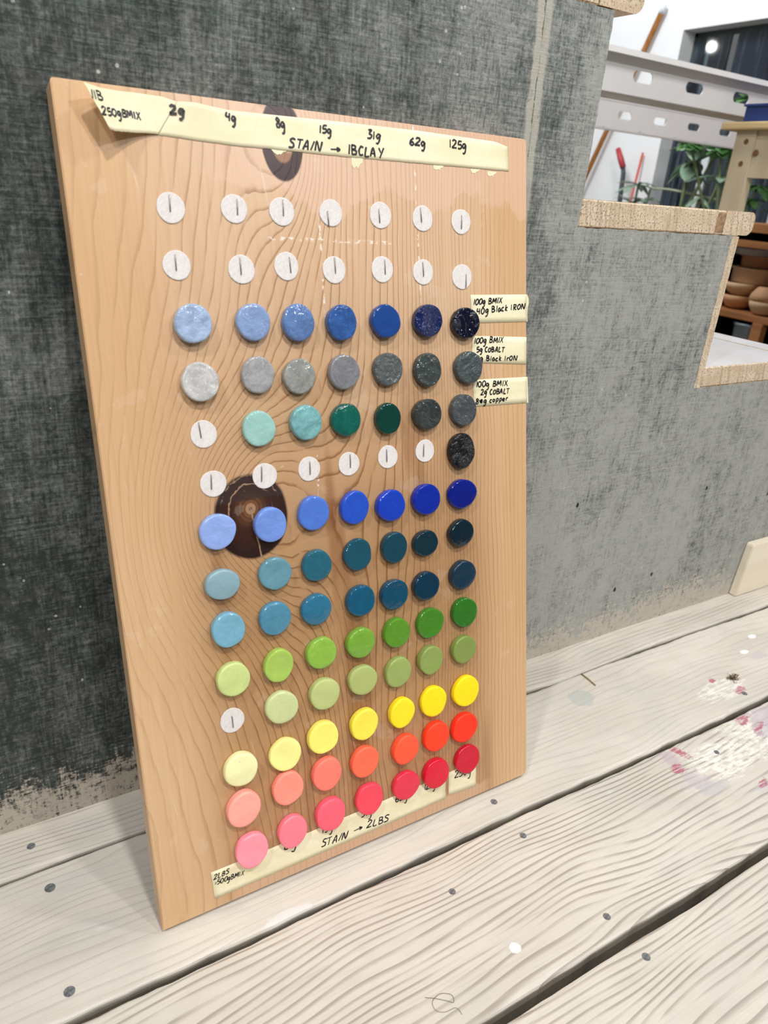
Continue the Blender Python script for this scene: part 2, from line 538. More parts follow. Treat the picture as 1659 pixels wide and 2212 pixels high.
def mat_clay(name, rough, marble, bscale, bump, spark=0.0):
    m = NT(name, rough, 0.5)
    x, y, z = m.coords('Object')
    info = m.tree.nodes.new('ShaderNodeObjectInfo')
    rnd = V(m, info.outputs['Random']) * 53.0
    oc = V(m, info.outputs['Color'])
    v = m.vec(x + rnd, y + rnd * 0.7, z)
    n = m.noise(v, 62.0, 4.0, 0.6, 1.8)
    sw = m.noise(v, 190.0, 3.0, 0.6, 0.6)
    lighter = m.mix(1.0, oc, (1.75, 1.7, 1.6, 1), 'MULTIPLY')
    darker = m.mix(1.0, oc, (0.55, 0.58, 0.62, 1), 'MULTIPLY')
    c = m.mix(n.step(0.42, 0.75) * marble, oc, lighter)
    c = m.mix(n.step(0.5, 0.25) * marble, c, darker)
    vor = m.voronoi(v, 230.0)
    c = m.mix(vor.step(0.11, 0.06) * 0.6 * sw.step(0.5, 0.58), c, m.mix(1.0, oc, (0.35, 0.35, 0.35, 1), 'MULTIPLY'))
    if marble > 0.4:
        vein = (m.noise(v, 90.0, 3.0, 0.6, 2.5) - 0.5).abs().step(0.018, 0.0)
        c = m.mix(vein * 0.4, c, m.mix(1.0, oc, (2.2, 2.1, 2.0, 1), 'MULTIPLY'))
    m.colour(c)
    m.rough(sw * 0.12 + (rough - 0.06))
    h = m.noise(v, bscale, 2.0, 0.5) + m.noise(v, 95.0, 2.0, 0.5) * (90.0 / bscale) ** -0.6 * 0.8
    if spark:
        patch = m.noise(v, 75.0, 2.0, 0.5).step(0.40, 0.58)
        h = h + m.noise(v, 780.0, 2.0, 0.6) * patch * spark
    m.bump(h, bump, 0.0016)
    return m.mat


def mat_weave():
    m = NT('woven_loop_fabric', 0.85, 0.2)
    x, y, z = m.coords('Object')
    a = ((x + y * 0.12) * 5200.0).sin()
    b = ((y - x * 0.12) * 5200.0).sin()
    w = a * b * 0.5 + 0.5
    n = m.noise(m.vec(x, y, z), 500.0, 2.0)
    c = m.mix((w * 0.7 + n * 0.5).step(0.25, 0.75), srgb(196, 186, 184), srgb(236, 232, 230))
    m.colour(c)
    m.bump(w, 0.5, 0.0004)
    return m.mat


def mat_tape():
    m = NT('masking_tape', 0.55, 0.35)
    x, y, z = m.coords('Object')
    n = m.noise(m.vec(x, y, z), 260.0, 3.0)
    big = m.noise(m.vec(x * 18, y * 60, z), 1.0, 3.0)
    c = m.mix(big.step(0.3, 0.7), srgb(228, 219, 182), srgb(236, 229, 198))
    c = m.mix(n.step(0.45, 0.7) * 0.25, c, srgb(222, 210, 164))
    m.colour(c)
    m.bump(n, 0.15, 0.0004)
    return m.mat


def mat_endgrain():
    m = NT('rough_sawn_end_grain', 0.8, 0.2)
    x, y, z = m.coords('Position')
    saw = m.noise(m.vec(x * 330 + z * 60, z * 16, y * 40), 1.0, 3.0, 0.6)
    n = m.noise(m.vec(x * 26, z * 60, y * 26), 1.0, 4.0, 0.6)
    sp = m.noise(m.vec(x * 500, z * 500, y * 300), 1.0, 2.0)
    c = m.mix(n.step(0.3, 0.7), srgb(200, 180, 154), srgb(224, 206, 182))
    c = m.mix(saw.step(0.46, 0.68) * 0.65, c, srgb(168, 146, 120))
    c = m.mix((sp + n * 0.3).step(0.68, 0.80) * 0.65, c, srgb(118, 98, 78))
    m.colour(c)
    m.bump(saw + sp * 0.5, 0.5, 0.001)
    return m.mat


def mat_window_glass():
    m = NT('dark_night_glass', 0.05, 0.6)
    x, y, z = m.coords('Position')
    st = m.noise(m.vec(y * 26.0, z * 1.4, 1.0), 1.0, 4.0, 0.6)
    n = m.noise(m.vec(y * 3.0, z * 4.0, 2.0), 1.0, 2.0)
    c = m.mix(st.step(0.45, 0.75) * 0.75, srgb(14, 22, 32), srgb(104, 124, 134))
    c = m.mix(n.step(0.55, 0.6) * 0.4, c, srgb(48, 56, 72))
    m.colour(c)
    return m.mat


def mat_wood(name, a, b, scale=60.0, axis='x'):
    m = NT(name, 0.55, 0.35)
    x, y, z = m.coords('Object')
    v = {'x': m.vec(x * 2, y * scale, z * scale), 'y': m.vec(x * scale, y * 2, z * scale), 'z': m.vec(x * scale, y * scale, z * 2)}[axis]
    n = m.noise(v, 1.0, 3.0)
    m.colour(m.mix(n.step(0.3, 0.7), srgb(*a), srgb(*b)))
    m.bump(n, 0.1, 0.001)
    return m.mat


def mat_leaf(name, a, b):
    m = NT(name, 0.4, 0.4)
    x, y, z = m.coords('Position')
    n = m.noise(m.vec(x, y, z), 18.0, 3.0)
    m.colour(m.mix(n.step(0.3, 0.7), srgb(*a), srgb(*b)))
    return m.mat


M_BOARD = mat_board()
M_STRINGER = mat_stringer()
M_PLANK = mat_plank()
M_WEAVE = mat_weave()
M_TAPE = mat_tape()
M_END = mat_endgrain()
M_INK = plain('black_marker_ink', (20, 19, 22), 0.45, 0.2, 300)
M_STAPLE = plain('staple_steel', (150, 150, 152), 0.35, 0.05, 200, metal=0.8)
M_CLAY = {'gloss': mat_clay('glossy_stained_clay', 0.09, 0.14, 260.0, 0.30),
          'marble': mat_clay('marbled_glossy_clay', 0.10, 0.5, 240.0, 0.36, 0.30),
          'rough': mat_clay('pebbled_glossy_clay', 0.10, 0.35, 300.0, 0.75, 1.0),
          'satin': mat_clay('satin_stained_clay', 0.30, 0.10, 260.0, 0.16),
          'matte': mat_clay('matte_stained_clay', 0.55, 0.06, 260.0, 0.14)}
M_WALL = plain('white_wall_paint', (236, 238, 240), 0.7, 0.02, 6)
M_STEEL = plain('white_powder_coated_steel', (222, 220, 220), 0.42, 0.02, 8)
M_TREADTOP = plain('worn_white_tread_paint', (206, 206, 208), 0.28, 0.06, 14)
M_DARK = plain('dark_shade_and_fittings', (34, 31, 28), 0.8, 0.2, 30)  # near-black: painted shade in the shelf, own colour of socket and cord
M_SUB = plain('brown_grey_subfloor', (84, 78, 66), 0.85, 0.3, 60, 0.2)  # mottled brown-grey base seen between the planks
M_OLD = mat_wood('old_brown_floorboard', (104, 94, 80), (138, 126, 108), 50, 'x')
M_BIRCH = mat_wood('birch_plywood', (196, 180, 150), (208, 194, 166), 40, 'z')
M_SHELF = mat_wood('brown_shelf_board', (150, 98, 58), (176, 120, 76), 40, 'y')
M_BISQUE = [plain('bisque_clay_%d' % i, c, 0.7, 0.06, 30) for i, c in enumerate(((206, 158, 118), (196, 140, 100), (214, 176, 140), (186, 128, 92)))]
M_GLASS = mat_window_glass()
M_FRAME = plain('white_window_frame', (214, 218, 222), 0.5, 0.02, 8)
M_LEAF = mat_leaf('green_leaf', (46, 96, 46), (104, 150, 78))
M_LEAF2 = mat_leaf('dark_leaf', (96, 128, 106), (156, 180, 154))
M_STEM = plain('green_stem', (120, 136, 96), 0.6, 0.1, 40)
M_POT = plain('grey_pot', (150, 148, 144), 0.6, 0.08, 20)

# ------------------------------------------------------------------ floor
fl = bmesh.new()
box(fl, (-1.6, -1.6, FZ - 0.06), (4.6, 4.4, FZ - 0.030))
floor = tag(obj('floor', fl, M_SUB), 'dark subfloor showing in the gaps between the whitewashed planks', kind='structure')
rng = random.Random(4)


def plank(y0, y1, seed, x0=-1.6, x1=3.48, rag=0.0009, grain=1.0, n=500):
    r = random.Random(seed)
    def rough_edge():
        a = [(r.uniform(0.5, 1.0) * w, r.uniform(1.5, f), r.uniform(0, 6.3)) for w, f in ((1.6, 9), (1.0, 22), (0.6, 60), (0.5, 140))]
        return lambda x: sum(w * math.sin(f * x * 2 + p) for w, f, p in a) * rag + r.uniform(-1, 1) * 0.0002
    e0, e1 = rough_edge(), rough_edge()
    bm = bmesh.new()
    prev = None
    for i in range(n + 1):
        x = x0 + (x1 - x0) * i / n
        a, b = y0 + e0(x), y1 + e1(x)
        rr = 0.0018 + 0.0008 * math.sin(x * 31 + seed)
        prof = [(a, FZ - 0.03), (a, FZ - rr * 1.2), (a + rr * 0.4, FZ - rr * 0.4), (a + rr * 1.6, FZ), (b - rr * 1.6, FZ), (b - rr * 0.4, FZ - rr * 0.4), (b, FZ - rr * 1.2), (b, FZ - 0.03)]
        ring = [bm.verts.new((x, py, pz)) for py, pz in prof]
        if prev:
            for k in range(len(ring) - 1):
                bm.faces.new((prev[k], prev[k + 1], ring[k + 1], ring[k]))
        else:
            bm.faces.new(ring)
        prev = ring
    bm.faces.new(prev[::-1])
    o = obj('plank', bm, M_PLANK, floor)
    o.color = (grain, grain, grain, 1)
    return o


YA, YB, YC = -0.0503, -0.1895, -0.3293
planks = [plank(YA + 0.0021, 0.088, 11, grain=0.55), plank(YB + 0.0032, YA - 0.0021, 12, grain=0.30), plank(YC + 0.0050, YB - 0.0032, 13, rag=0.0007),
          plank(YC - 0.134, YC - 0.0050, 14, rag=0.0007), plank(YC - 0.275, YC - 0.142, 15)]
# the same boards carry on behind the stairs, to the back wall
for k in range(29):
    o = plank(0.0915 + k * 0.143, 0.0915 + k * 0.143 + 0.138, 30 + k, grain=0.8, n=40)
    o.data.materials[0] = M_OLD
# screw heads sunk in the planks
M_SCREW = plain('dark_screw_steel', (104, 106, 108), 0.5, 0.45, 420)
scr_bm = None
for px, py, r in ((150, 2142, 0.0040), (67, 1828, 0.0034), (108, 1918, 0.0042), (1067, 1732, 0.0034), (1130, 1805, 0.0032),
                  (1311, 1980, 0.0032), (1396, 2067, 0.0034), (977, 1926, 0.0030), (1608, 1498, 0.0036), (1548, 1625, 0.0030)):
    p = at(px, py, 2, FZ)
    pl = 0 if p.y > YA else 1 if p.y > YB else 2 if p.y > YC else 3
    if scr_bm is None:
        b = bmesh.new()
        s = 0.0034
        lathe(b, [(0, 0.0001), (s * 0.25, 0.0001), (s * 0.3, 0.0003), (s * 0.85, 0.0004), (s, 0.0002), (s, -0.002), (0, -0.002)], 14)
        first = obj('screw', b, M_SCREW, planks[pl])
        scr_bm = first.data
        o = first
    else:
        o = bpy.data.objects.new('screw', scr_bm)
        col.objects.link(o)
        o.parent = planks[pl]
    o.location = (p.x, p.y, FZ)
    o.scale = (r / 0.0034, r / 0.0034, 1)

# ------------------------------------------------------------------ staircase with its grey stringer
XR = 0.4634
RUN, RISE, TT = 0.2388, 0.1745, 0.0250
Z1 = 0.5110
stairs = empty('staircase', (XR, 0.0, FZ))
tag(stairs, 'open-sided stairs with worn grey painted stringer and pale wooden treads behind the board', 'stairs')
inv = Matrix.Translation(Vector((-XR, 0, -FZ)))


def part_of_stairs(name, bm, mat):
    bm.transform(inv)
    return obj(name, bm, mat, stairs)


def step_x(i): return XR + RUN * (2 - i)          # riser position left of tread i
def step_z(i): return Z1 + RISE * (i - 2)         # underside of tread i


rj = random.Random(9)
out = [(-0.9, FZ), (1.1805, FZ)]
def jig(p, q, amp, stepl=0.007):
    p, q = Vector(p), Vector(q)
    n = max(1, int((q - p).length / stepl))
    t = (q - p).normalized()
    nn = Vector((-t.y, t.x))
    return [tuple(p + (q - p) * (k / n) + nn * rj.uniform(-amp, amp)) for k in range(1, n)] + [tuple(q)]
cur = (1.1805, FZ)
for i in range(0, 6):
    nx = (step_x(i) + RUN, step_z(i))
    out += jig(cur, nx, 0.0006)
    cur = nx
    nx = (step_x(i) if i < 5 else -0.9, step_z(i))
    out += jig(cur, nx, 0.0005)
    cur = nx
clean = []
for p in out:
    if not clean or (abs(p[0] - clean[-1][0]) + abs(p[1] - clean[-1][1])) > 1e-5: clean.append(p)
bm = bmesh.new()
prism(bm, clean, 0.0, 0.030)
for f in bm.faces:
    f.normal_update()
    if abs(f.normal.y) < 0.5: f.material_index = 1
part_of_stairs('stringer', bm, [M_STRINGER, M_END])
for i in range(0, 5):
    x0, z0 = step_x(i), step_z(i)
    xr = x0 + RUN
    left = x0 + (0.0135 if i == 1 else 0.001)
    # main tread board
    bm = bmesh.new()
    nose = xr - 0.019
    gap = 0.0
    box(bm, (left, 0.0, z0 + 0.0004), (nose - 0.0005, 0.72, z0 + TT))
    for f in bm.faces:
        f.normal_update()
        f.material_index = 1 if f.normal.z > 0.5 else 0
    bmesh.ops.bevel(bm, geom=[e for e in bm.edges], offset=0.0012, segments=1, affect='EDGES')
    part_of_stairs('tread', bm, [M_END, M_TREADTOP])
    # rounded nosing
    r = 0.0095
    zt, zb, xe = z0 + TT + 0.0006, z0 + 0.0010, xr + 0.0335
    pts = [(nose, zb), (nose, zt)]
    for k in range(7):
        a = math.pi / 2 - k * math.pi / 12
        pts.append((xe - r * 0.8 + r * 0.8 * math.cos(a), zt - r * 0.8 + r * 0.8 * math.sin(a)))
    for k in range(7):
        a = -k * math.pi / 12
        pts.append((xe - r * 1.15 + r * 1.15 * math.cos(a), zb + r * 1.15 + r * 1.15 * math.sin(a)))
    if xr < 0.1: continue
    bm = bmesh.new()
    prism(bm, pts, 0.0, 0.72)
    for f in bm.faces:
        f.normal_update()
        f.material_index = 1 if f.normal.z > 0.5 else 0
    part_of_stairs('nosing', bm, [M_END, M_TREADTOP])
for i in range(0, 6):
    x0, zt = step_x(i - 1), step_z(i)
    zb = (step_z(i - 1) if i > 0 else FZ)
    if i == 2:
        pts = jig((x0 + 0.0002, zb), (x0 + 0.0002, zt - 0.0005), 0.0003) 
        pts = [(x0 + 0.0002, zb)] + pts + [(x0 + 0.0125, zt - 0.0005)] + jig((x0 + 0.0125, zt - 0.0005), (x0 + 0.0118, zb), 0.0003)
        bm = bmesh.new()
        prism(bm, pts, 0.0, 0.72)
    else:
        bm = box_bm((x0 - 0.013, 0.031, zb + (TT if i > 0 else 0)), (x0 - 0.001, 0.72, zt))
    part_of_stairs('riser', bm, M_END)
# brown block whose colour stands in for a dark hole in the end of the tread by the nosing
M_HOLE = plain('hole_brown', (150, 122, 92), 0.85, 0.35, 180, 0.4)
bm = box_bm((XR + RUN - 0.034, -0.0006, Z1 + 0.002), (XR + RUN - 0.0195, 0.01, Z1 + TT - 0.0015), 0.002)
part_of_stairs('hole_block', bm, M_HOLE)
# block screwed to the foot of the stringer
M_BLOCK = mat_wood('pale_trim_wood', (224, 212, 190), (234, 224, 204), 30, 'x')
bm = bmesh.new()
prism(bm, [(0.9165, FZ + 0.0004), (1.35, FZ + 0.0004), (1.35, 0.084), (0.926, 0.084), (0.9235, 0.0815)], -0.0125, -0.0003)
bmesh.ops.bevel(bm, geom=[e for e in bm.edges], offset=0.0012, segments=2, affect='EDGES')
tag(obj('trim_1', bm, M_BLOCK), 'short pale wooden baseboard piece at the foot of the grey stringer', kind='structure')

# ------------------------------------------------------------------ leaning board
def rounded(w, h, rad):
    pts = []
    for (cx, cy, sx, sy, r) in ((0, 0, 1, 1, rad[0]), (w, 0, -1, 1, rad[1]), (w, h, -1, -1, rad[2]), (0, h, 1, -1, rad[3])):
        a0 = {(1, 1): 180, (-1, 1): 270, (-1, -1): 0, (1, -1): 90}[(sx, sy)]
        for k in range(5):
            a = math.radians(a0 + k * 22.5)
            pts.append((cx + sx * r + r * math.cos(a), cy + sy * r + r * math.sin(a)))
    return pts


bm = bmesh.new()
prism(bm, rounded(BW, BH, (0.0008, 0.0050, 0.0035, 0.0022)), -BT, 0.0, 'z')
bmesh.ops.recalc_face_normals(bm, faces=bm.faces[:])
bmesh.ops.bevel(bm, geom=[e for e in bm.edges if abs(e.verts[0].co.z - e.verts[1].co.z) < 1e-6], offset=0.0007, segments=2, affect='EDGES')
board = obj('wooden_board', bm, M_BOARD)
board.location = BO
board.rotation_euler = BROT
tag(board, 'tall knotty pine board leaning on the grey stringer, covered with coloured clay discs', 'board')

# ------------------------------------------------------------------ fabric dots with staples
def jac(px, py, h):
    """pixels per metre along the board's two directions near a pixel"""
    u, v = bd(px, py, h)
    e = 0.001
    a = project(bworld(u, v, h)); b = project(bworld(u + e, v, h)); c = project(bworld(u, v + e, h))
    return u, v, ((b[0] - a[0]) / e, (b[1] - a[1]) / e), ((c[0] - a[0]) / e, (c[1] - a[1]) / e)


def radii(px, py, w, h, hh):
    u, v, ju, jv = jac(px, py, hh)
    A = np.array([[ju[0] ** 2, jv[0] ** 2], [ju[1] ** 2, jv[1] ** 2]])
    s = np.linalg.solve(A, np.array([(w / 2) ** 2, (h / 2) ** 2]))
    a, b = [math.sqrt(max(k, 1e-6)) for k in s]
    m = (a + b) / 2
    f = max(-0.14, min(0.14, (a - b) / (a + b)))
    return u, v, m * (1 + f), m * (1 - f)


ORD7 = ['leftmost', 'second from left', 'third from left', 'middle one', 'third from right', 'second from right', 'rightmost']
ORD6 = ['leftmost', 'second from left', 'third from left', 'third from right', 'second from right', 'rightmost']
DOT_T = 0.0007
dots = [
    ('in the topmost row of bare dots', ORD7, [
        (369, 449, 62, 68, 364.6, 423, 367, 458), (506, 451, 57, 63, 511, 431, 512, 465), (609, 457, 54, 62, 610, 433, 611, 467), (715, 460, 49, 59, 706, 457, 709, 489),
        (822, 465, 46, 58, 817, 452, 819, 482), (913, 472, 43, 56, 907, 450, 909, 481), (996, 479, 41, 54, 996, 466, 995, 495)]),
    ('in the second row of bare dots', ORD7, [
        (382, 573, 61, 65, 377, 551, 380, 585), (522, 582, 57, 63, 517, 558, 520, 594), (619, 575, 52, 62, 624, 556, 627, 590), (722, 583, 49, 59, 721.5, 557, 723.5, 591),
        (826, 582, 46, 57, 830, 562, 830.5, 593), (914, 588, 43, 55, 912, 567, 913.5, 597.5), (998, 598, 42, 54, 1005.6, 593, 1004.6, 622)]),
    ('lone', None, [(440, 938, 57, 60, 428, 913, 433.6, 946)]),
    ('in the row ending at the black disc', ORD6, [
        (461, 1045, 57, 57, 455, 1025, 455.7, 1057), (572, 1028, 53, 55, 564, 1008, 564, 1040), (668, 1013, 47, 53, 668, 997.5, 668.7, 1025), (754, 1002, 45, 51, 755, 982, 755.6, 1010),
        (838, 987, 42, 50, 833.7, 970.7, 834, 997.5), (918, 974, 40, 49, 914, 960, 913, 986)]),
    ('lone', None, [(502, 1556, 52, 54, 500, 1546, 503, 1571)]),
]
lone = ['bare white woven fastener dot with a staple, left of the pale mint disc', 'bare white woven fastener dot low on the board, between pale green and pale yellow discs']
li = 0
for rowname, names, items in dots:
    for k, (px, py, w, h, sx0, sy0, sx1, sy1) in enumerate(items):
        u, v, a, b = radii(px, py, w, h, 0.0005)
        bm = bmesh.new()
        rr = random.Random(int(px * 7 + py))
        ph = rr.uniform(0, 6)
        ring0, ring1, ring2 = [], [], []
        for q in range(36):
            t = q * 2 * math.pi / 36
            f = 1 + 0.012 * math.sin(3 * t + ph) + rr.uniform(-0.006, 0.006)
            ring0.append(bm.verts.new((a * f * math.cos(t), b * f * math.sin(t), 0.0)))
            ring1.append(bm.verts.new((a * f * math.cos(t), b * f * math.sin(t), DOT_T * 0.7)))
            ring2.append(bm.verts.new((a * f * 0.95 * math.cos(t), b * f * 0.95 * math.sin(t), DOT_T)))
        for r0, r1 in ((ring0, ring1), (ring1, ring2)):
            for q in range(36):
                bm.faces.new((r0[q], r0[(q + 1) % 36], r1[(q + 1) % 36], r1[q]))
        bm.faces.new(ring2)
        bm.faces.new(ring0[::-1])
        d = obj('fastener_dot', bm, M_WEAVE)
        d.location = bworld(u, v, 0.0001)
        d.rotation_euler = BROT
        if names:
            lab = 'bare white fastener dot, %s %s' % (names[k], rowname)
        else:
            lab = lone[li]; li += 1
        tag(d, lab, 'fastener dot', 'bare stapled fastener dots on the board')
        p0, p1 = bd(sx0, sy0), bd(sx1, sy1)
        bm = bmesh.new()
        q0, q1 = Vector((p0[0] - u, p0[1] - v, 0)), Vector((p1[0] - u, p1[1] - v, 0))
        dr = (q1 - q0).normalized()
        up = Vector((0, 0, 1))
        z0 = DOT_T
        tube(bm, [q0 + up * (z0 - 0.0006), q0 + up * (z0 + 0.0001) + dr * 0.0001, q0 + up * (z0 + 0.0004) + dr * 0.0006, q1 + up * (z0 + 0.0004) - dr * 0.0006, q1 + up * (z0 + 0.0001) - dr * 0.0001, q1 + up * (z0 - 0.0006)], 0.00042, 6)
        obj('staple', bm, M_STAPLE, d, True)

# ------------------------------------------------------------------ clay discs
ROWS = [
    ('the uppermost disc row', 'rows', [(417, 698, 85, 88), (547, 695, 76, 84), (644, 696, 71, 83), (738, 696, 66, 80), (833, 693, 65, 75), (925, 692, 62, 74), (1006, 697, 61, 70)],
     [(152, 173, 204, 'marble', 'pale sky-blue'), (126, 149, 190, 'marble', 'light blue'), (88, 116, 164, 'marble', 'mid blue'), (48, 84, 144, 'marble', 'strong blue'), (30, 66, 132, 'gloss', 'deep blue'), (8, 28, 78, 'rough', 'navy blue'), (3, 5, 30, 'rough', 'blue-black')]),
    ('the grey row', '', [(432, 824, 84, 87), (557, 809, 75, 82), (646, 812, 71, 78), (743, 803, 68, 77), (838, 797, 65, 73), (924, 798, 60, 74), (1012, 793, 61, 72)],
     [(180, 180, 180, 'marble', 'pale grey'), (150, 151, 154, 'marble', 'light grey'), (132, 135, 132, 'marble', 'warm grey'), (118, 120, 126, 'marble', 'mid grey'), (80, 86, 88, 'rough', 'dark grey'), (58, 66, 66, 'rough', 'streaked dark grey'), (62, 72, 74, 'rough', 'sparkling charcoal')]),
    ('the green-to-charcoal row', '', [(559, 925, 73, 80), (661, 912, 69, 79), (747, 906, 65, 74), (838, 903, 56, 70), (923, 894, 61, 70), (1001, 885, 56, 70)],
     [(148, 190, 184, 'gloss', 'pale mint'), (112, 162, 166, 'marble', 'mottled aqua'), (14, 84, 74, 'marble', 'emerald green'), (8, 56, 47, 'gloss', 'dark bottle-green'), (46, 52, 52, 'rough', 'charcoal'), (66, 72, 76, 'rough', 'slate grey')]),
    ('solo', '', [(997, 973, 58, 78)], [(8, 12, 18, 'rough', 'black')]),
    ('the cobalt blue row', '', [(470, 1148, 82, 80), (584, 1133, 73, 78), (677, 1108, 68, 77), (766, 1096, 65, 74), (844, 1091, 64, 70), (921, 1078, 62, 68), (998, 1066, 61, 67)],
     [(142, 168, 228, 'gloss', 'pale periwinkle'), (112, 144, 216, 'gloss', 'periwinkle'), (78, 118, 206, 'gloss', 'cornflower blue'), (38, 80, 190, 'gloss', 'bright cobalt'), (24, 60, 176, 'gloss', 'cobalt blue'), (14, 40, 150, 'gloss', 'royal blue'), (10, 26, 122, 'gloss', 'deep ultramarine')]),
    ('the upper teal row', '', [(480, 1262, 78, 69), (594, 1238, 72, 73), (684, 1221, 66, 70), (772, 1197, 62, 70), (852, 1182, 57, 69), (919, 1173, 55, 58), (996, 1151, 54, 62)],
     [(132, 164, 176, 'satin', 'pale grey-blue'), (98, 144, 160, 'gloss', 'dusty blue'), (38, 96, 116, 'gloss', 'mid teal'), (26, 76, 94, 'gloss', 'dark teal'), (20, 64, 80, 'gloss', 'deep teal'), (12, 44, 56, 'gloss', 'very dark teal'), (8, 32, 44, 'gloss', 'teal-black')]),
    ('the lower teal row', '', [(493, 1360, 74, 79), (594, 1335, 72, 74), (683, 1316, 67, 70), (779, 1297, 64, 69), (852, 1284, 60, 69), (921, 1265, 58, 64), (1000, 1241, 57, 64)],
     [(116, 168, 192, 'gloss', 'pale blue'), (78, 134, 160, 'gloss', 'steel blue'), (44, 108, 138, 'gloss', 'teal blue'), (18, 82, 112, 'gloss', 'petrol blue'), (14, 70, 96, 'gloss', 'dark petrol blue'), (8, 48, 70, 'gloss', 'blue-teal'), (12, 46, 66, 'satin', 'dark speckled teal')]),
    ('the upper, brighter green row', '', [(504, 1467, 75, 77), (602, 1437, 67, 74), (694, 1410, 67, 70), (779, 1388, 64, 68), (857, 1366, 58, 66), (929, 1345, 60, 67), (1003, 1322, 54, 66)],
     [(198, 214, 138, 'satin', 'pale lime'), (164, 196, 92, 'gloss', 'lime green'), (136, 178, 70, 'gloss', 'yellow-green'), (116, 164, 58, 'gloss', 'leaf green'), (88, 142, 42, 'gloss', 'grass green'), (66, 126, 36, 'gloss', 'mid green'), (46, 110, 34, 'gloss', 'dark green')]),
    ('the lower, paler green row', '', [(608, 1527, 72, 73), (701, 1498, 66, 70), (783, 1468, 63, 66), (860, 1451, 57, 69), (930, 1425, 53, 64), (1002, 1402, 53, 64)],
     [(198, 208, 150, 'satin', 'pale celery'), (182, 194, 124, 'matte', 'celery green'), (168, 180, 108, 'matte', 'cracked sage'), (150, 168, 94, 'satin', 'speckled moss'), (136, 156, 82, 'satin', 'moss green'), (126, 146, 72, 'satin', 'olive green')]),
    ('the yellow row', '', [(520, 1662, 75, 75), (616, 1629, 70, 74), (698, 1592, 68, 71), (787, 1564, 62, 71), (868, 1539, 56, 68), (936, 1514, 57, 68), (1006, 1492, 57, 69)],
     [(242, 238, 180, 'matte', 'cream white'), (244, 238, 148, 'matte', 'pale cream-yellow'), (246, 234, 112, 'matte', 'pale yellow'), (248, 230, 78, 'matte', 'light yellow'), (250, 226, 30, 'matte', 'lemon yellow'), (252, 222, 4, 'matte', 'vivid yellow'), (252, 222, 0, 'matte', 'strong yellow')]),
    ('the coral-to-orange row', '', [(527, 1747, 76, 80), (622, 1702, 70, 75), (706, 1671, 66, 73), (788, 1645, 61, 70), (876, 1618, 58, 67), (942, 1590, 55, 66), (1003, 1571, 57, 65)],
     [(255, 168, 154, 'matte', 'pale salmon'), (255, 148, 130, 'matte', 'salmon pink'), (254, 126, 108, 'matte', 'light coral'), (255, 108, 76, 'matte', 'coral orange'), (255, 88, 54, 'matte', 'bright coral'), (255, 62, 26, 'matte', 'vermilion'), (255, 48, 16, 'matte', 'red-orange')]),
    ('the bottom row', '', [(544, 1836, 72, 77), (632, 1795, 66, 72), (714, 1758, 66, 72), (798, 1725, 60, 70), (877, 1696, 58, 65), (942, 1670, 55, 66), (1009, 1639, 53, 63)],
     [(252, 148, 164, 'satin', 'candy pink'), (250, 126, 142, 'satin', 'rose pink'), (250, 96, 116, 'matte', 'watermelon pink'), (242, 70, 90, 'matte', 'strawberry red'), (226, 48, 74, 'satin', 'raspberry red'), (216, 22, 52, 'satin', 'crimson'), (200, 12, 46, 'satin', 'deep crimson')]),
]


def disc_mesh(a, b, th, seed):
    r = random.Random(seed)
    har = [(k, r.uniform(0.3, 1.0) * 0.022 / (k - 1) ** 0.7, r.uniform(0, 6.28)) for k in (2, 3, 4, 5, 7)]
    seg = 56
    dome = r.uniform(-0.0006, 0.0009)
    tx, ty = r.uniform(-0.0006, 0.0006), r.uniform(-0.0006, 0.0006)
    und = [(r.uniform(0.00005, 0.00022), r.uniform(0.6, 1.6), r.uniform(0, 6.28), r.uniform(0, 6.28)) for _ in range(3)]
    bm = bmesh.new()
    rings = []
    def outline(t): return 1 + sum(c * math.cos(k * t + p) for k, c, p in har)
    def top(fx, fy):
        q = fx * fx + fy * fy
        return th + dome * (1 - q) + tx * fx + ty * fy + sum(c * math.sin(w * (fx * math.cos(p) + fy * math.sin(p)) * 3 + s) for c, w, p, s in und)
    for f, dz in ((0.25, 0), (0.5, 0), (0.72, 0), (0.86, -0.00003), (0.93, -0.00018), (0.972, -0.0006), (0.993, -0.0013), (1.0, -0.0024)):
        ring = []
        for k in range(seg):
            t = k * 2 * math.pi / seg
            o = outline(t) if f > 0.5 else 1 + (outline(t) - 1) * f
            fx, fy = f * o * math.cos(t), f * o * math.sin(t)
            ring.append(bm.verts.new((a * fx, b * fy, top(fx, fy) + dz)))
        rings.append(ring)
    for f, z in ((1.0, 0.0016), (0.985, 0.0006), (0.94, 0.0)):
        rings.append([bm.verts.new((a * f * outline(k * 2 * math.pi / seg) * math.cos(k * 2 * math.pi / seg), b * f * outline(k * 2 * math.pi / seg) * math.sin(k * 2 * math.pi / seg), z)) for k in range(seg)])
    c = bm.verts.new((0, 0, top(0, 0)))
    for k in range(seg):
        bm.faces.new((c, rings[0][k], rings[0][(k + 1) % seg]))
    for p, q in zip(rings, rings[1:]):
        for k in range(seg):
            bm.faces.new((p[k], q[k], q[(k + 1) % seg], p[(k + 1) % seg]))
    bm.faces.new(rings[-1])
    return bm


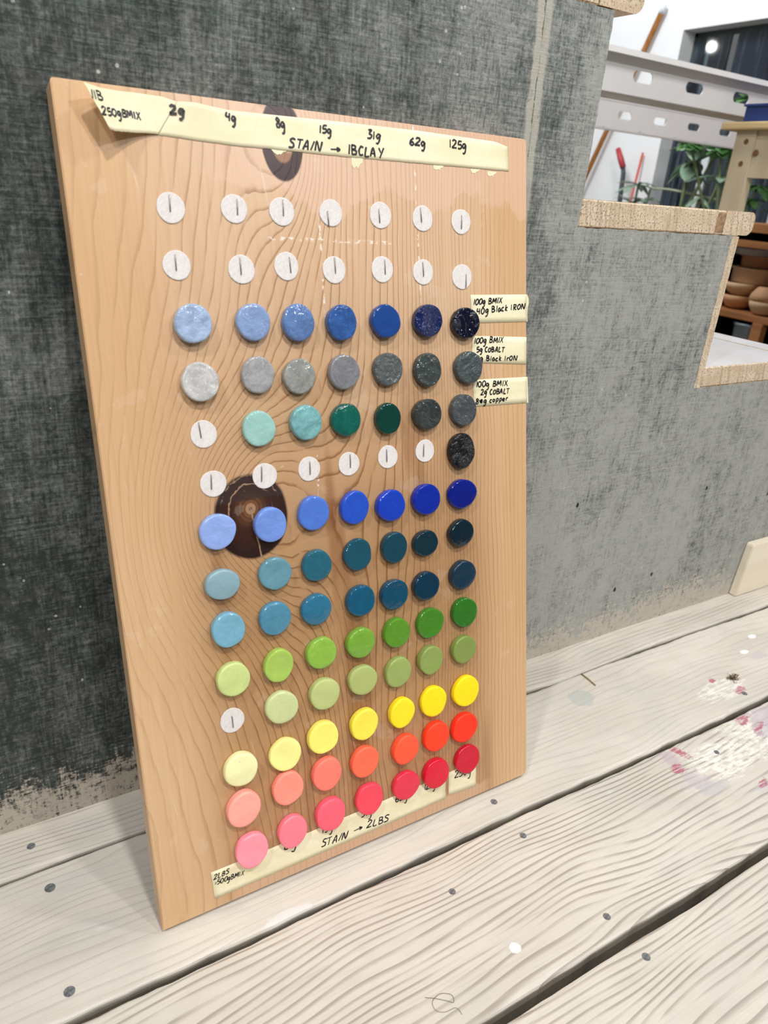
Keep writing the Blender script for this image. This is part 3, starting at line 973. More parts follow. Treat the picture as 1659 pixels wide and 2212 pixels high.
TH = 0.0062
n_disc = 0
for rowname, _, pos, cols in ROWS:
    for k, ((px, py, w, h), (r, g, b_, kind, cname)) in enumerate(zip(pos, cols)):
        th = TH + random.Random(px).uniform(-0.0006, 0.0008)
        u, v, a, b = radii(px + 1, py + 1, w - 3, h - 2, th * 0.8)
        n_disc += 1
        d = obj('clay_disc', disc_mesh(a, b, th, n_disc * 13 + 5), M_CLAY[kind], None, True)
        d.location = bworld(u, v, 0.0003)
        d.rotation_euler = BROT
        d.color = srgb(r, g, b_)
        fin = {'gloss': 'glossy', 'marble': 'marbled glossy', 'rough': 'glossy', 'satin': 'satin', 'matte': 'matte'}[kind]
        if rowname == 'solo':
            lab = 'glossy black clay disc alone at the right end of a row of bare dots'
        else:
            lab = '%s %s clay disc, %s in %s' % (fin, cname, (ORD7 if len(pos) == 7 else ORD6)[k], rowname)
        tag(d, lab, 'clay disc', 'clay sample discs on the board')

# ------------------------------------------------------------------ masking tape and handwriting
GLYPH = {
    '0': (0.55, [[(.27, 1), (.05, .7), (.05, .25), (.25, 0), (.48, .25), (.5, .72), (.27, 1)]]),
    '1': (0.22, [[(.12, 1), (.1, 0)]]),
    '2': (0.6, [[(.05, .8), (.2, 1), (.45, .92), (.45, .65), (.05, .05), (.12, .02), (.58, .05)]]),
    '3': (0.55, [[(.05, .95), (.4, 1), (.2, .58), (.48, .4), (.4, .06), (.03, .02)]]),
    '4': (0.6, [[(.12, 1), (.06, .5), (.52, .5)], [(.45, .95), (.42, 0)]]),
    '5': (0.5, [[(.48, 1), (.12, .95), (.08, .55), (.4, .55), (.46, .2), (.2, 0), (.02, .08)]]),
    '6': (0.5, [[(.4, 1), (.12, .65), (.05, .2), (.25, 0), (.46, .2), (.3, .45), (.08, .3)]]),
    '8': (0.5, [[(.4, .9), (.2, 1), (.08, .8), (.42, .35), (.36, .05), (.1, .05), (.1, .35), (.42, .72), (.4, .9)]]),
    'g': (0.5, [[(.42, .58), (.2, .66), (.04, .38), (.2, .12), (.42, .5)], [(.44, .62), (.42, -.1), (.3, -.5), (.08, -.46)]]),
    'B': (0.6, [[(.08, 1), (.1, 0)], [(.06, .98), (.42, .92), (.4, .62), (.12, .54), (.5, .42), (.48, .1), (.08, .02)]]),
    'M': (0.75, [[(.04, 0), (.12, .92), (.34, .3), (.6, .95), (.68, 0)]]),
    'I': (0.25, [[(.12, .96), (.1, 0)]]),
    'X': (0.6, [[(.06, .95), (.52, -.05)], [(.5, .95), (.02, 0)]]),
    'S': (0.6, [[(.52, .9), (.2, .98), (.08, .72), (.45, .42), (.4, .08), (.02, .06)]]),
    'T': (0.55, [[(.0, .95), (.56, .98)], [(.3, .96), (.24, 0)]]),
    'A': (0.62, [[(.02, 0), (.3, 1), (.5, 0)], [(.1, .36), (.5, .38)]]),
    'N': (0.7, [[(.05, 0), (.12, .95), (.48, .03), (.62, 1)]]),
    'C': (0.55, [[(.48, .85), (.25, .95), (.06, .5), (.2, .04), (.5, .12)]]),
    'L': (0.5, [[(.1, 1), (.06, .04), (.46, .06)]]),
    'Y': (0.6, [[(.04, .95), (.28, .5)], [(.54, 1), (.22, -.05)]]),
    'O': (0.55, [[(.25, .9), (.05, .6), (.06, .2), (.25, .04), (.46, .25), (.46, .7), (.25, .9)]]),
    'R': (0.58, [[(.08, .95), (.1, 0)], [(.06, .95), (.42, .88), (.4, .56), (.14, .48), (.52, 0)]]),
    'l': (0.22, [[(.1, 1), (.1, 0)]]),
    'a': (0.5, [[(.4, .55), (.18, .62), (.05, .25), (.2, .02), (.4, .4), (.44, .02)]]),
    'c': (0.42, [[(.38, .52), (.18, .6), (.05, .28), (.18, .02), (.38, .08)]]),
    'k': (0.45, [[(.08, 1), (.08, 0)], [(.38, .62), (.1, .3), (.4, 0)]]),
    'r': (0.4, [[(.08, .6), (.08, 0)], [(.08, .35), (.2, .58), (.38, .55)]]),
    'o': (0.45, [[(.2, .58), (.04, .3), (.2, .02), (.38, .3), (.2, .58)]]),
    'p': (0.46, [[(.08, .6), (.06, -.35)], [(.08, .45), (.28, .62), (.4, .35), (.22, .05), (.08, .15)]]),
    'e': (0.45, [[(.06, .3), (.38, .36), (.22, .6), (.05, .25), (.2, .02), (.4, .1)]]),
    '=': (0.4, [[(.05, .5), (.35, .54)], [(.05, .22), (.35, .26)]]),
    '>': (1.0, [[(.02, .34), (.9, .42)], [(.6, .66), (.94, .42), (.66, .1)]]),
    '/': (0.3, [[(.28, 1), (.04, 0)]]),
    '#': (0.6, [[(.05, .7), (.3, .1), (.3, .75), (.45, .05), (.5, .7), (.2, .4), (.58, .35)]]),
    ' ': (0.35, []),
}


def smooth_line(pts, n=5):
    if len(pts) < 3: return pts
    q = [pts[0]] + list(pts) + [pts[-1]]
    out = []
    for i in range(1, len(q) - 2):
        p0, p1, p2, p3 = [Vector(k) for k in q[i - 1:i + 3]]
        for j in range(n):
            t = j / n
            out.append(0.5 * ((2 * p1) + (p2 - p0) * t + (2 * p0 - 5 * p1 + 4 * p2 - p3) * t * t + (3 * p1 - p0 - 3 * p2 + p3) * t ** 3))
    out.append(Vector(pts[-1]))
    return out


def handwriting(text, start, end, up, parent, height, width=0.0010, seed=0):
    """pen strokes lying on the tape: start, end and up vector measured on the photo and laid on the board"""
    r = random.Random(len(text) * 31 + int(start[0]) + seed)
    total = sum(GLYPH[c][0] + 0.10 for c in text) - 0.10
    bm = bmesh.new()
    x = 0.0
    S, E, U = Vector(start), Vector(end), Vector(up)
    for c in text:
        w, strokes = GLYPH[c]
        jx, jy, sl = r.uniform(-.03, .03), r.uniform(-.05, .05), r.uniform(-.05, .08)
        sc = r.uniform(0.94, 1.06)
        for st in strokes:
            pl = smooth_line([Vector(p) for p in st])
            pts = []
            for g in pl:
                f = (x + g[0] + jx + sl * g[1]) / total
                pix = S + (E - S) * f + U * (g[1] * sc + jy)
                hh = height(pix.x, pix.y)
                uu, vv = bd(pix.x, pix.y, hh)
                pts.append(Vector((uu, vv, hh + 0.00016)))
            lft, rgt = [], []
            for i, p in enumerate(pts):
                t = (pts[min(i + 1, len(pts) - 1)] - pts[max(i - 1, 0)])
                t.z = 0
                if t.length < 1e-9: t = Vector((1, 0, 0))
                t.normalize()
                n = Vector((-t.y, t.x, 0))
                ww = width * 0.5 * (1 + 0.12 * math.sin(i * 1.3 + jx * 90))
                if i in (0, len(pts) - 1): ww *= 0.75
                lft.append(bm.verts.new(p + n * ww)); rgt.append(bm.verts.new(p - n * ww))
            for i in range(len(pts) - 1):
                bm.faces.new((lft[i], rgt[i], rgt[i + 1], lft[i + 1]))
        x += w + 0.10
    o = obj('handwriting', bm, M_INK, parent)
    return o


def resample(poly, n):
    L = [0]
    for a, b in zip(poly, poly[1:]): L.append(L[-1] + math.dist(a, b))
    res = []
    for k in range(n + 1):
        s = L[-1] * k / n
        i = max(j for j in range(len(L)) if L[j] <= s + 1e-9)
        i = min(i, len(poly) - 2)
        f = (s - L[i]) / max(1e-9, L[i + 1] - L[i])
        res.append((poly[i][0] + (poly[i + 1][0] - poly[i][0]) * f, poly[i][1] + (poly[i + 1][1] - poly[i][1]) * f))
    return res


def tape(top, bottom, height, label, group=None, nu=48, nv=8, seed=1, ragged=0.0, thick=0.00014):
    """sheet of tape between two edge lines measured on the photo, at a given height over the board"""
    r = random.Random(seed)
    T, B = resample(top, nu), resample(bottom, nu)
    bm = bmesh.new()
    g = []
    for i in range(nu + 1):
        rowv = []
        for j in range(nv + 1):
            f = j / nv
            px, py = T[i][0] + (B[i][0] - T[i][0]) * f, T[i][1] + (B[i][1] - T[i][1]) * f
            if ragged and j == nv: py += r.uniform(-ragged, ragged)
            if i in (0, nu): px += r.uniform(-0.5, 0.5)
            h = height(px, py)
            uu, vv = bd(px, py, h)
            rowv.append(bm.verts.new((uu, vv, h)))
        g.append(rowv)
    fs = []
    for i in range(nu):
        for j in range(nv):
            fs.append(bm.faces.new((g[i][j], g[i + 1][j], g[i + 1][j + 1], g[i][j + 1])))
    ret = bmesh.ops.extrude_face_region(bm, geom=fs)
    for vtx in [e for e in ret['geom'] if isinstance(e, bmesh.types.BMVert)]:
        vtx.co.z -= thick
    o = obj('masking_tape', bm, M_TAPE, None, True)
    o.location = BO
    o.rotation_euler = BROT
    tag(o, label, 'tape', group)
    return o


def h_flat(px, py): return 0.00035
def h_long(px, py):
    k = max(0.0, 1 - abs(px - 430) / 60.0)
    e = max(0.0, (px - 1060) / 40.0)
    return 0.00035 + 0.0012 * k * max(0, (270 - py) / 50.0) + 0.0022 * e * e * max(0.0, (345 - py) / 40.0)
def h_curl(px, py):
    # distance (in photo pixels) from the peeled slanting end
    ex = 181 + (py - 178) * 0.56
    d = max(0.0, 1 - (px - ex) / 120.0)
    w = 0.0003 + 0.0155 * d ** 2.2
    return w + 0.0004


G = 'masking tape labels on the board'
t_long = tape([(383, 219), (421, 221), (462, 231), (496, 238), (560, 245), (734, 263), (900, 282), (1070, 306), (1096, 317)],
              [(340, 291), (380, 297), (440, 306), (518, 316), (560, 319.5), (734, 337.5), (849, 348), (1023, 363.5), (1099, 370)], h_long,
              'long strip of masking tape along the top of the board, reading STAIN', G, 90, 8, 3, 0.5)
t_left = tape([(181, 177), (198, 183), (215, 189), (255, 196), (297, 201), (351, 209), (383, 220)],
              [(238.7, 280), (250, 283), (271, 285), (300, 287), (320, 288), (333, 289), (341, 290.5)], h_curl,
              'peeling piece of masking tape curling off the board at its top left', G, 50, 10, 4, 0.6)
for txt, s, e, u, w in (('4g', (487, 259), (509, 265), (0, -18), 1.15), ('8g', (597, 275), (616, 279), (-2, -20), 1.1), ('15g', (689.5, 287), (715.5, 290), (0, -17), 1.1),
                        ('31g', (792.6, 299.5), (821, 302), (1, -18), 1.1), ('62g', (884.4, 312), (918, 317.5), (1, -16), 1.2), ('125g', (971, 318), (1007, 324), (0, -17), 1.1),
                        ('STA/N', (623, 318), (694.5, 328), (3, -20), 1.15), ('>', (713.7, 327), (735, 329), (1, -14), 1.2), ('1BCLAY', (751.7, 333), (828, 342), (0, -21), 1.2)):
    handwriting(txt, s, e, u, t_long, h_long, 0.00128 * w)
handwriting('11B', (198, 212), (224, 219), (-5, -19), t_left, h_curl, 0.0012)
handwriting('250gBMIX', (221, 247), (306, 259.5), (-3, -17), t_left, h_curl, 0.00125)

handwriting('2g', (367, 244), (398, 248), (-1, -19), t_left, lambda a, b: max(h_long(a, b), h_curl(a, b)) + 0.0003, 0.0016)

right = [([(1016, 637), (1137.5, 636)], [(1018.6, 698), (1138.5, 695)], 'small masking tape label beside the blue-black disc, uppermost of three',
          [('100g BMIX', (1022, 658.6), (1084.4, 655), (2, -13)), ('40g Black IRON', (1029.4, 679), (1135, 667), (1, -13))]),
         ([(1020.7, 725.5), (1137.2, 728)], [(1018, 784), (1137.2, 787)], 'small masking tape label reading COBALT and Black IRON, middle of three',
          [('100g BMIX', (1023.6, 742), (1087, 740), (2, -12.5)), ('5g COBALT', (1029.4, 760.5), (1088.7, 760.5), (1, -11)), ('8g Black IrON', (1029, 780), (1117, 779), (1, -11))]),
         ([(1022, 820.6), (1138, 814)], [(1023.6, 879), (1138.6, 870)], 'small masking tape label reading copper, lowest of the three by the right edge',
          [('100g BMIX', (1028, 836.5), (1096.7, 833), (1, -12.5)), ('2g COBALT', (1038, 853), (1099.6, 850), (1, -11)), ('8#g copper', (1027, 873), (1096.7, 865), (1, -11))])]
for n, (tp, bt, lab, lines) in enumerate(right):
    t = tape(tp, bt, h_flat, lab, G, 14, 5, 20 + n)
    for txt, s, e, u in lines:
        handwriting(txt, s, e, u, t, h_flat, 0.00115)
    # flap of tape sticking out past the board's right edge
    if n in (0, 2):
        bm = bmesh.new()
        uu0, v0 = bd(*tp[1], 0.0003); uu1, v1 = bd(*bt[1], 0.0003)
        pr = None
        for k in range(7):
            f = k / 6
            bx = uu0 + (uu1 - uu0) * f; vv = v0 + (v1 - v0) * f
            wd = (0.0028 * math.sin(math.pi * min(1, f * 1.6 + 0.1)) if n == 0 else 0.0008 + 0.0009 * f)
            cur = [bm.verts.new((bx - 0.0002, vv, 0.0004)), bm.verts.new((bx + max(0.0003, wd) * 0.6, vv, 0.0007)), bm.verts.new((bx + max(0.0004, wd), vv, 0.0001))]
            if pr:
                bm.faces.new((pr[0], cur[0], cur[1], pr[1])); bm.faces.new((pr[1], cur[1], cur[2], pr[2]))
            pr = cur
        obj('tape_flap', bm, M_TAPE, t)

t_bot = tape([(455.7, 1885), (580.5, 1834.4), (715, 1778), (848.7, 1720.8), (915, 1693), (962, 1673)],
             [(464.6, 1942), (600, 1884), (740, 1823), (850, 1775), (910, 1748), (963, 1724)], h_flat,
             'long strip of masking tape along the bottom of the board, reading 2LBS', G, 40, 6, 31)
t_bot2 = tape([(969, 1668.6), (1028.5, 1643)], [(969, 1719), (1028, 1697.4)], h_flat,
              'short square of masking tape under the rightmost crimson disc', G, 10, 5, 33)
for txt, s, e, u, w in (('2LBS', (461.5, 1901), (494.4, 1886), (2, -11), 0.68), ('=500gBMIX', (462.8, 1913), (527, 1889), (2, -11), 0.68), ('STA/N', (693, 1831), (750, 1810), (3, -16), 0.95),
                        ('>', (764, 1799), (783, 1791), (1, -12), 0.95), ('2LBS', (791.5, 1789), (839.5, 1774), (3, -15), 0.95), ('4g', (522, 1868), (551, 1858), (1, -17), 1.0),
                        ('8g', (613, 1836), (640, 1828), (1, -17), 1.0), ('15g', (695.7, 1801), (718, 1793), (1, -16), 0.9), ('31g', (780, 1766), (803, 1758), (1, -16), 0.9),
                        ('62g', (854, 1733), (880, 1725), (1, -16), 0.9), ('125g', (917, 1706), (940, 1699), (1, -16), 0.9)):
    handwriting(txt, s, e, u, t_bot, h_flat, 0.0012 * w)
handwriting('250g', (981.5, 1680), (1017, 1671), (1, -16), t_bot2, h_flat, 0.0011)

# scraps of torn tape left under the long strip
rs = random.Random(77)
for n, (px, py, w, h) in enumerate(((772, 352, 28, 26), (948, 362, 24, 12), (1025, 370, 22, 12), (1062, 376, 20, 14), (604, 328, 34, 14))):
    bm = bmesh.new()
    pts = [(-.5, -.5), (.5, -.4), (.42, 0), (.2, .1), (.1, .5), (-.05, .25), (-.2, .42), (-.4, .1)]
    va = []
    for x, y in pts:
        uu, vv = bd(px + x * w + rs.uniform(-2, 2), py + y * h + rs.uniform(-1, 1), 0.0002)
        va.append(bm.verts.new((uu, vv, 0.0002)))
    f = bm.faces.new(va)
    ret = bmesh.ops.extrude_face_region(bm, geom=[f])
    for vtx in [e for e in ret['geom'] if isinstance(e, bmesh.types.BMVert)]: vtx.co.z -= 0.00012
    obj('torn_scrap', bm, M_TAPE, t_long)

# ------------------------------------------------------------------ room behind the stairs
WX = 3.5
WY1, WZ1 = 2.533, 1.376       # far top corner of the window opening
WY0, WZ0 = 0.9, 0.28
wall = bmesh.new()
for lo, hi in (((WX, -1.6, FZ - 0.03), (WX + 0.14, WY0, 2.8)), ((WX, WY1, FZ - 0.03), (WX + 0.14, 4.4, 2.8)), ((WX, WY0, WZ1), (WX + 0.14, WY1, 2.8)), ((WX, WY0, FZ - 0.03), (WX + 0.14, WY1, WZ0))):
    box(wall, lo, hi)
tag(obj('wall_right', wall, M_WALL), 'bright white wall with a tall window at the far end of the room', kind='structure')
bm = bmesh.new()
box(bm, (-1.6, 4.26, FZ - 0.03), (WX, 4.4, 2.8))
tag(obj('wall_back', bm, M_WALL), 'white back wall of the studio', kind='structure')
win = empty('window_1', (WX + 0.1, (WY0 + WY1) / 2, WZ0))
tag(win, 'tall dark night window in the white wall', kind='structure')
wi = Matrix.Translation(-Vector(win.location))
def wpart(name, lo, hi, mat, bev=0.0):
    b = box_bm(lo, hi, bev)
    b.transform(wi)
    return obj(name, b, mat, win)
gx = WX + 0.10
pm = at(1513, 404, 0, gx).y
wpart('pane', (gx, pm + 0.02, WZ0 + 0.02), (gx + 0.012, WY1 - 0.02, WZ1 - 0.02), M_GLASS)
wpart('pane', (gx, WY0 + 0.02, WZ0 + 0.02), (gx + 0.012, pm - 0.02, WZ1 - 0.02), M_GLASS)
wpart('mullion', (gx - 0.014, pm - 0.022, WZ0 + 0.02), (gx + 0.02, pm + 0.022, 0.86), M_FRAME, 0.003)
M_FRAMED = plain('dark_window_sash', (58, 66, 72), 0.5, 0.05, 10)
wpart('frame', (gx - 0.004, WY1 - 0.022, WZ0), (gx + 0.03, WY1, WZ1), M_FRAMED, 0.002)
wpart('frame', (gx - 0.004, WY0, WZ1 - 0.022), (gx + 0.03, WY1, WZ1), M_FRAMED, 0.002)
wpart('frame', (gx - 0.006, WY0, WZ0), (gx + 0.03, WY1, WZ0 + 0.03), M_FRAME, 0.002)
wpart('frame', (gx - 0.006, WY0, WZ0), (gx + 0.03, WY0 + 0.03, WZ1), M_FRAME, 0.002)

# ------------------------------------------------------------------ slotted steel frame
def slotted_channel(name, x0, x1, yw, z0, z1, slot_x, pitch, sw, sh, depth_top, depth_bot, parent, origin):
    """C-channel: web in the xz-plane with rounded slots, top lip towards the camera, bottom flange to the rear"""
    bm = bmesh.new()
    zc = z0 + (z1 - z0) * 0.52
    n0 = math.ceil((x0 - slot_x) / pitch); n1 = math.floor((x1 - slot_x) / pitch)
    cells = [slot_x + k * pitch for k in range(n0, n1 + 1)]
    cells = [c for c in cells if c - pitch / 2 >= x0 and c + pitch / 2 <= x1]
    for c in cells:
        ins, outs = [], []
        r = sh / 2
        for k in range(24):
            t = 2 * math.pi * k / 24
            cx = (sw / 2 - r) * (1 if math.cos(t) > 0 else -1)
            ix, iz = cx + r * math.cos(t), r * math.sin(t)
            ins.append((c + ix, zc + iz))
            dx, dz = math.cos(t) * 1.3, math.sin(t)
            s = min((pitch / 2) / max(1e-6, abs(dx)), ((z1 - zc) if dz > 0 else (zc - z0)) / max(1e-6, abs(dz)))
            outs.append((c + dx * s, zc + dz * s))
        A = [bm.verts.new((p[0], yw, p[1])) for p in ins]
        B = [bm.verts.new((p[0], yw, p[1])) for p in outs]
        for k in range(24):
            bm.faces.new((A[k], A[(k + 1) % 24], B[(k + 1) % 24], B[k]))
        # square off the cell corners
        for sx in (-1, 1):
            for sz in (z0, z1):
                cv = bm.verts.new((c + sx * pitch / 2, yw, sz))
                best = sorted(range(24), key=lambda k: (outs[k][0] - cv.co.x) ** 2 + (outs[k][1] - cv.co.z) ** 2)[:2]
                bm.faces.new((cv, B[best[0]], B[best[1]]))
    xa, xb = (cells[0] - pitch / 2, cells[-1] + pitch / 2)
    def strip(p):
        a = [bm.verts.new((xa, y, z)) for y, z in p]; b = [bm.verts.new((xb, y, z)) for y, z in p]
        for k in range(len(p) - 1): bm.faces.new((a[k], a[k + 1], b[k + 1], b[k]))
    strip([(yw, z1), (yw - depth_top * 0.15, z1 + 0.004), (yw - depth_top, z1 + 0.005), (yw - depth_top, z1 - 0.006)])
    strip([(yw, z0), (yw + depth_bot * 0.1, z0 - 0.003), (yw + depth_bot, z0 - 0.003), (yw + depth_bot, z0 + 0.010)])
    bmesh.ops.remove_doubles(bm, verts=bm.verts[:], dist=1e-5)
    bm.transform(Matrix.Translation(-Vector(origin)))
    o = obj(name, bm, M_STEEL, parent)
    md = o.modifiers.new('sheet', 'SOLIDIFY')
    md.thickness = 0.003
    md.offset = 0
    return o


RY0, RY1, RZ0, RZ1 = 0.90, 1.594, 0.775, 0.854
fo = (1.0, RY0, FZ)
frame = empty('steel_frame', fo)
tag(frame, 'white steel rack frame with slotted channel rails in front of the window', 'rack')
s0 = at(1381, 206, 1, RY0).x; s1 = at(1491, 231, 1, RY0).x
slotted_channel('front_rail', 0.9, 3.44, RY0, RZ0, RZ1, s0, s1 - s0, 0.0687, 0.0252, 0.032, 0.070, frame, fo)
r0 = at(1342, 287, 1, RY1).x; r1 = at(1418, 302, 1, RY1).x
slotted_channel('rear_rail', 0.9, 3.44, RY1, RZ0, RZ1 + 0.015, r0, r1 - r0, 0.0687, 0.0252, 0.002, 0.012, frame, fo)
for x in (0.95, 3.30):
    for y in (RY0 + 0.03, RY1 + 0.03):
        b = box_bm((x - 0.02, y - 0.02, FZ), (x + 0.02, y + 0.02, RZ1), 0.003)
        b.transform(Matrix.Translation(-Vector(fo)))
        obj('post', b, M_STEEL, frame)

# ------------------------------------------------------------------ birch table and blue bin
TX, TY, TZ = 1.787, 0.871, 0.745
tb = empty('birch_table', (TX + 0.3, 0.5, FZ))
tag(tb, 'pale birch plywood table with plugged legs in front of the rack', 'table')
ti = Matrix.Translation(-Vector(tb.location))
def tpart(name, bm, mat, parent=None):
    bm.transform(ti)
    return obj(name, bm, mat, parent or tb)
M_TOP = mat_wood('varnished_table_top', (196, 168, 118), (212, 188, 140), 40, 'y')
tpart('table_top', box_bm((TX, -0.05, TZ - 0.014), (TX + 0.6, TY, TZ + 0.004), 0.004), M_TOP)
lx = TX + 0.02
ya, yb_ = at(1590, 296, 0, lx).y, at(1648, 296, 0, lx + 0.03).y
for (y0, y1) in ((yb_, ya), (0.0, ya - yb_)):
    for xx in (lx, TX + 0.55):
        b = bmesh.new()
        box(b, (xx, y0, FZ), (xx + 0.03, y1, TZ - 0.014))
        leg = tpart('leg', b, M_BIRCH)
        if xx == lx and y0 == yb_:
            M_PL = plain('brown_wood_plug', (120, 84, 52), 0.6, 0.15, 60)
            for px, py in ((1612, 306), (1632, 330), (1600, 354)):
                p = at(px, py, 0, lx)
                b = bmesh.new()
                lathe(b, [(0, 0.001), (0.0062, 0.001), (0.007, 0.0), (0.007, -0.003), (0, -0.003)], 16)
                b.transform(Matrix.Rotation(-math.pi / 2, 4, 'Y'))
                b.transform(Matrix.Translation(p))
                b.transform(ti)
                obj('plug', b, M_PL, leg)
tpart('apron', box_bm((lx + 0.006, 0.06, TZ - 0.125), (lx + 0.026, yb_ - 0.001, TZ - 0.014)), M_BIRCH)
M_BLUE = plain('blue_plastic', (40, 62, 128), 0.4, 0.06, 10)
ty = min(0.860, at(1606, 258, 0, TX + 0.02).y)
tz = at(1640, 229, 0, TX + 0.02).z
xa, xb, ya0, za = TX + 0.02, TX + 0.30, 0.40, TZ + 0.0045
b = bmesh.new()
for lo, hi in (((xa, ya0, za), (xb, ty, za + 0.004)), ((xa, ya0, za + 0.004), (xa + 0.005, ty, tz)), ((xb - 0.005, ya0, za + 0.004), (xb, ty, tz)),
               ((xa + 0.005, ya0, za + 0.004), (xb - 0.005, ya0 + 0.005, tz)), ((xa + 0.005, ty - 0.005, za + 0.004), (xb - 0.005, ty, tz)), ((xa - 0.006, ya0 - 0.006, tz), (xa + 0.005, ty + 0.004, tz + 0.005))):
    box(b, lo, hi)
tag(obj('plastic_tray', b, M_BLUE), 'blue plastic tray lying on the birch table', 'tray')

# ------------------------------------------------------------------ shelf with unfired bowls
SX = 2.50
so = (SX, 1.2, FZ)
sh = empty('pottery_shelf', so)
tag(sh, 'brown wooden shelf holding stacked clay bowls, seen under the birch table', 'shelf')
si = Matrix.Translation(-Vector(so))
def spart(name, lo, hi, mat, bev=0.002):
    b = box_bm(lo, hi, bev)
    b.transform(si)
    return obj(name, b, mat, sh)
Z3 = at(1600, 676, 0, SX).z
Z2 = at(1640, 522, 0, SX).z
Z15 = at(1645, 484, 0, SX).z
spart('shelf_board', (SX, 0.45, Z3 - 0.024), (SX + 0.45, 1.38, Z3), M_SHELF)
spart('shelf_board', (SX, 0.45, Z2 - 0.024), (SX + 0.45, 1.38, Z2), M_SHELF)
spart('shelf_board', (SX - 0.01, 0.45, Z15 - 0.03), (SX + 0.45, 1.38, Z15), M_SHELF)
spart('shade_back_panel', (SX + 0.45, 0.45, FZ), (SX + 0.465, 1.38, Z15), M_DARK, 0)  # back and sides coloured near-black to carry the shade inside the shelf
spart('shade_side_panel', (SX + 0.01, 0.43, FZ), (SX + 0.45, 0.45, Z15), M_DARK, 0)
spart('shade_side_panel', (SX + 0.01, 1.38, FZ), (SX + 0.45, 1.4, Z15), M_DARK, 0)
pz = at(1632, 720, 0, SX)
spart('post', (SX - 0.004, pz.y - 0.02, FZ), (SX + 0.03, pz.y + 0.02, Z3 - 0.024), M_SHELF)


def bowl(px, py_top, py_bot, wpx, depth, mat, label, kind='bowl'):
    """clay bowl: measured by its rim width and its top and bottom lines on the photo"""
    X = SX + depth
    c = at(px, (py_top + py_bot) / 2, 0, X)
    dist = (c - CAM).length
    r = wpx / 2 / F_PX * dist * 0.97
    hgt = (py_bot - py_top) / F_PX * dist * 0.87
    b = bmesh.new()
    if kind == 'bowl':
        prof = [(0, 0), (r * 0.45, 0), (r * 0.72, hgt * 0.22), (r * 0.92, hgt * 0.62), (r, hgt), (r * 0.95, hgt), (r * 0.86, hgt * 0.6), (r * 0.6, hgt * 0.25), (0, hgt * 0.12)]
    elif kind == 'inverted':
        prof = [(0, hgt), (r * 0.5, hgt), (r * 0.6, hgt * 0.9), (r * 0.88, hgt * 0.45), (r, 0), (r * 0.94, 0), (r * 0.8, hgt * 0.45), (0, hgt * 0.86)]
    else:
        prof = [(0, 0), (r * 0.86, 0), (r * 0.9, hgt * 0.1), (r * 0.92, hgt * 0.86), (r, hgt * 0.9), (r, hgt), (r * 0.9, hgt), (r * 0.86, hgt * 0.12), (0, hgt * 0.1)]
    lathe(b, prof, 30)
    o = obj('clay_' + ('pot' if kind == 'pot' else 'bowl'), b, mat, None, True)
    return o, c, hgt


def bowl_stack(items):
    z = None
    for (px, t, bt, w, depth, mi, lab, kind) in items:
        o, c, hgt = bowl(px, t, bt, w, depth, M_BISQUE[mi], lab, kind)
        z = Z3 if z is None else z
        o.location = (c.x, c.y, z + 0.0005)
        z += hgt
        tag(o, lab, 'pot' if kind == 'pot' else 'bowl', 'unfired clay pots on the shelf')
    return z


stack_top = bowl_stack([(1593, 637, 665, 62, 0.10, 0, 'shallow tan clay bowl lying directly on the shelf board', 'bowl'),
            (1602, 611, 637, 68, 0.10, 2, 'wider tan clay bowl stacked on the shallow one', 'bowl'),
            (1632, 580, 611, 92, 0.14, 2, 'broad pale clay pot with a flat rim above two bowls', 'pot'),
            (1640, 556, 580, 70, 0.14, 3, 'reddish clay pot sitting on the broad pale pot', 'pot')])
bowl_stack([(1652, 650, 678, 62, 0.05, 2, 'pale clay bowl at the right end of the shelf board', 'bowl'),
            (1652, 622, 650, 54, 0.05, 0, 'tan clay bowl turned upside down on the pale one', 'inverted')])
# grey plastic tub and bag below and on the shelf
M_LILAC = plain('greyish_plastic', (168, 166, 174), 0.35, 0.1, 14)
b = bmesh.new()
c = at(1634, 542, 0, SX + 0.12)
hd = max(0.008, min(0.027, Z2 - 0.024 - stack_top - 0.004))
lathe(b, [(0, 0), (0.065, 0), (0.075, hd * 0.15), (0.083, hd * 0.8), (0.088, hd * 0.92), (0.084, hd), (0.072, hd * 0.3), (0, hd * 0.22)], 28)
o = tag(obj('plastic_dish', b, M_LILAC, None, True), 'greyish plastic dish on top of the reddish clay pot', 'dish')
o.location = (c.x, c.y, stack_top + 0.001)
b = bmesh.new()
c0 = at(1616, 722, 0, SX + 0.06)
prof = [(0, 0), (0.040, 0), (0.048, 0.02), (0.056, 0.115), (0.060, 0.118), (0.060, 0.124), (0.053, 0.124), (0.045, 0.02), (0, 0.012)]
lathe(b, [(r_, z_ * 1.32) for r_, z_ in prof], 24)
o = tag(obj('plastic_tub', b, plain('blue_grey_plastic', (120, 130, 142), 0.35, 0.1, 14), None, True), 'blue-grey plastic tub standing under the lowest shelf board', 'tub')
o.location = (c0.x, c0.y, FZ + 0.0005)

# ------------------------------------------------------------------ long tools leaning on the white wall
def leaning(name, a, bpx, r, mat, label, cat, X0=WX - 0.012):
    p1 = at(*a, 0, X0 - r)
    p2 = at(*bpx, 0, X0 - r - 0.02)
    d = (p2 - p1)
    t = (FZ - p1.z) / d.z
    foot = p1 + d * t
    foot.z += 0.004
    o = empty(name, foot)
    tag(o, label, cat)
    return o, p1 - foot, Vector((0, 0, 0))


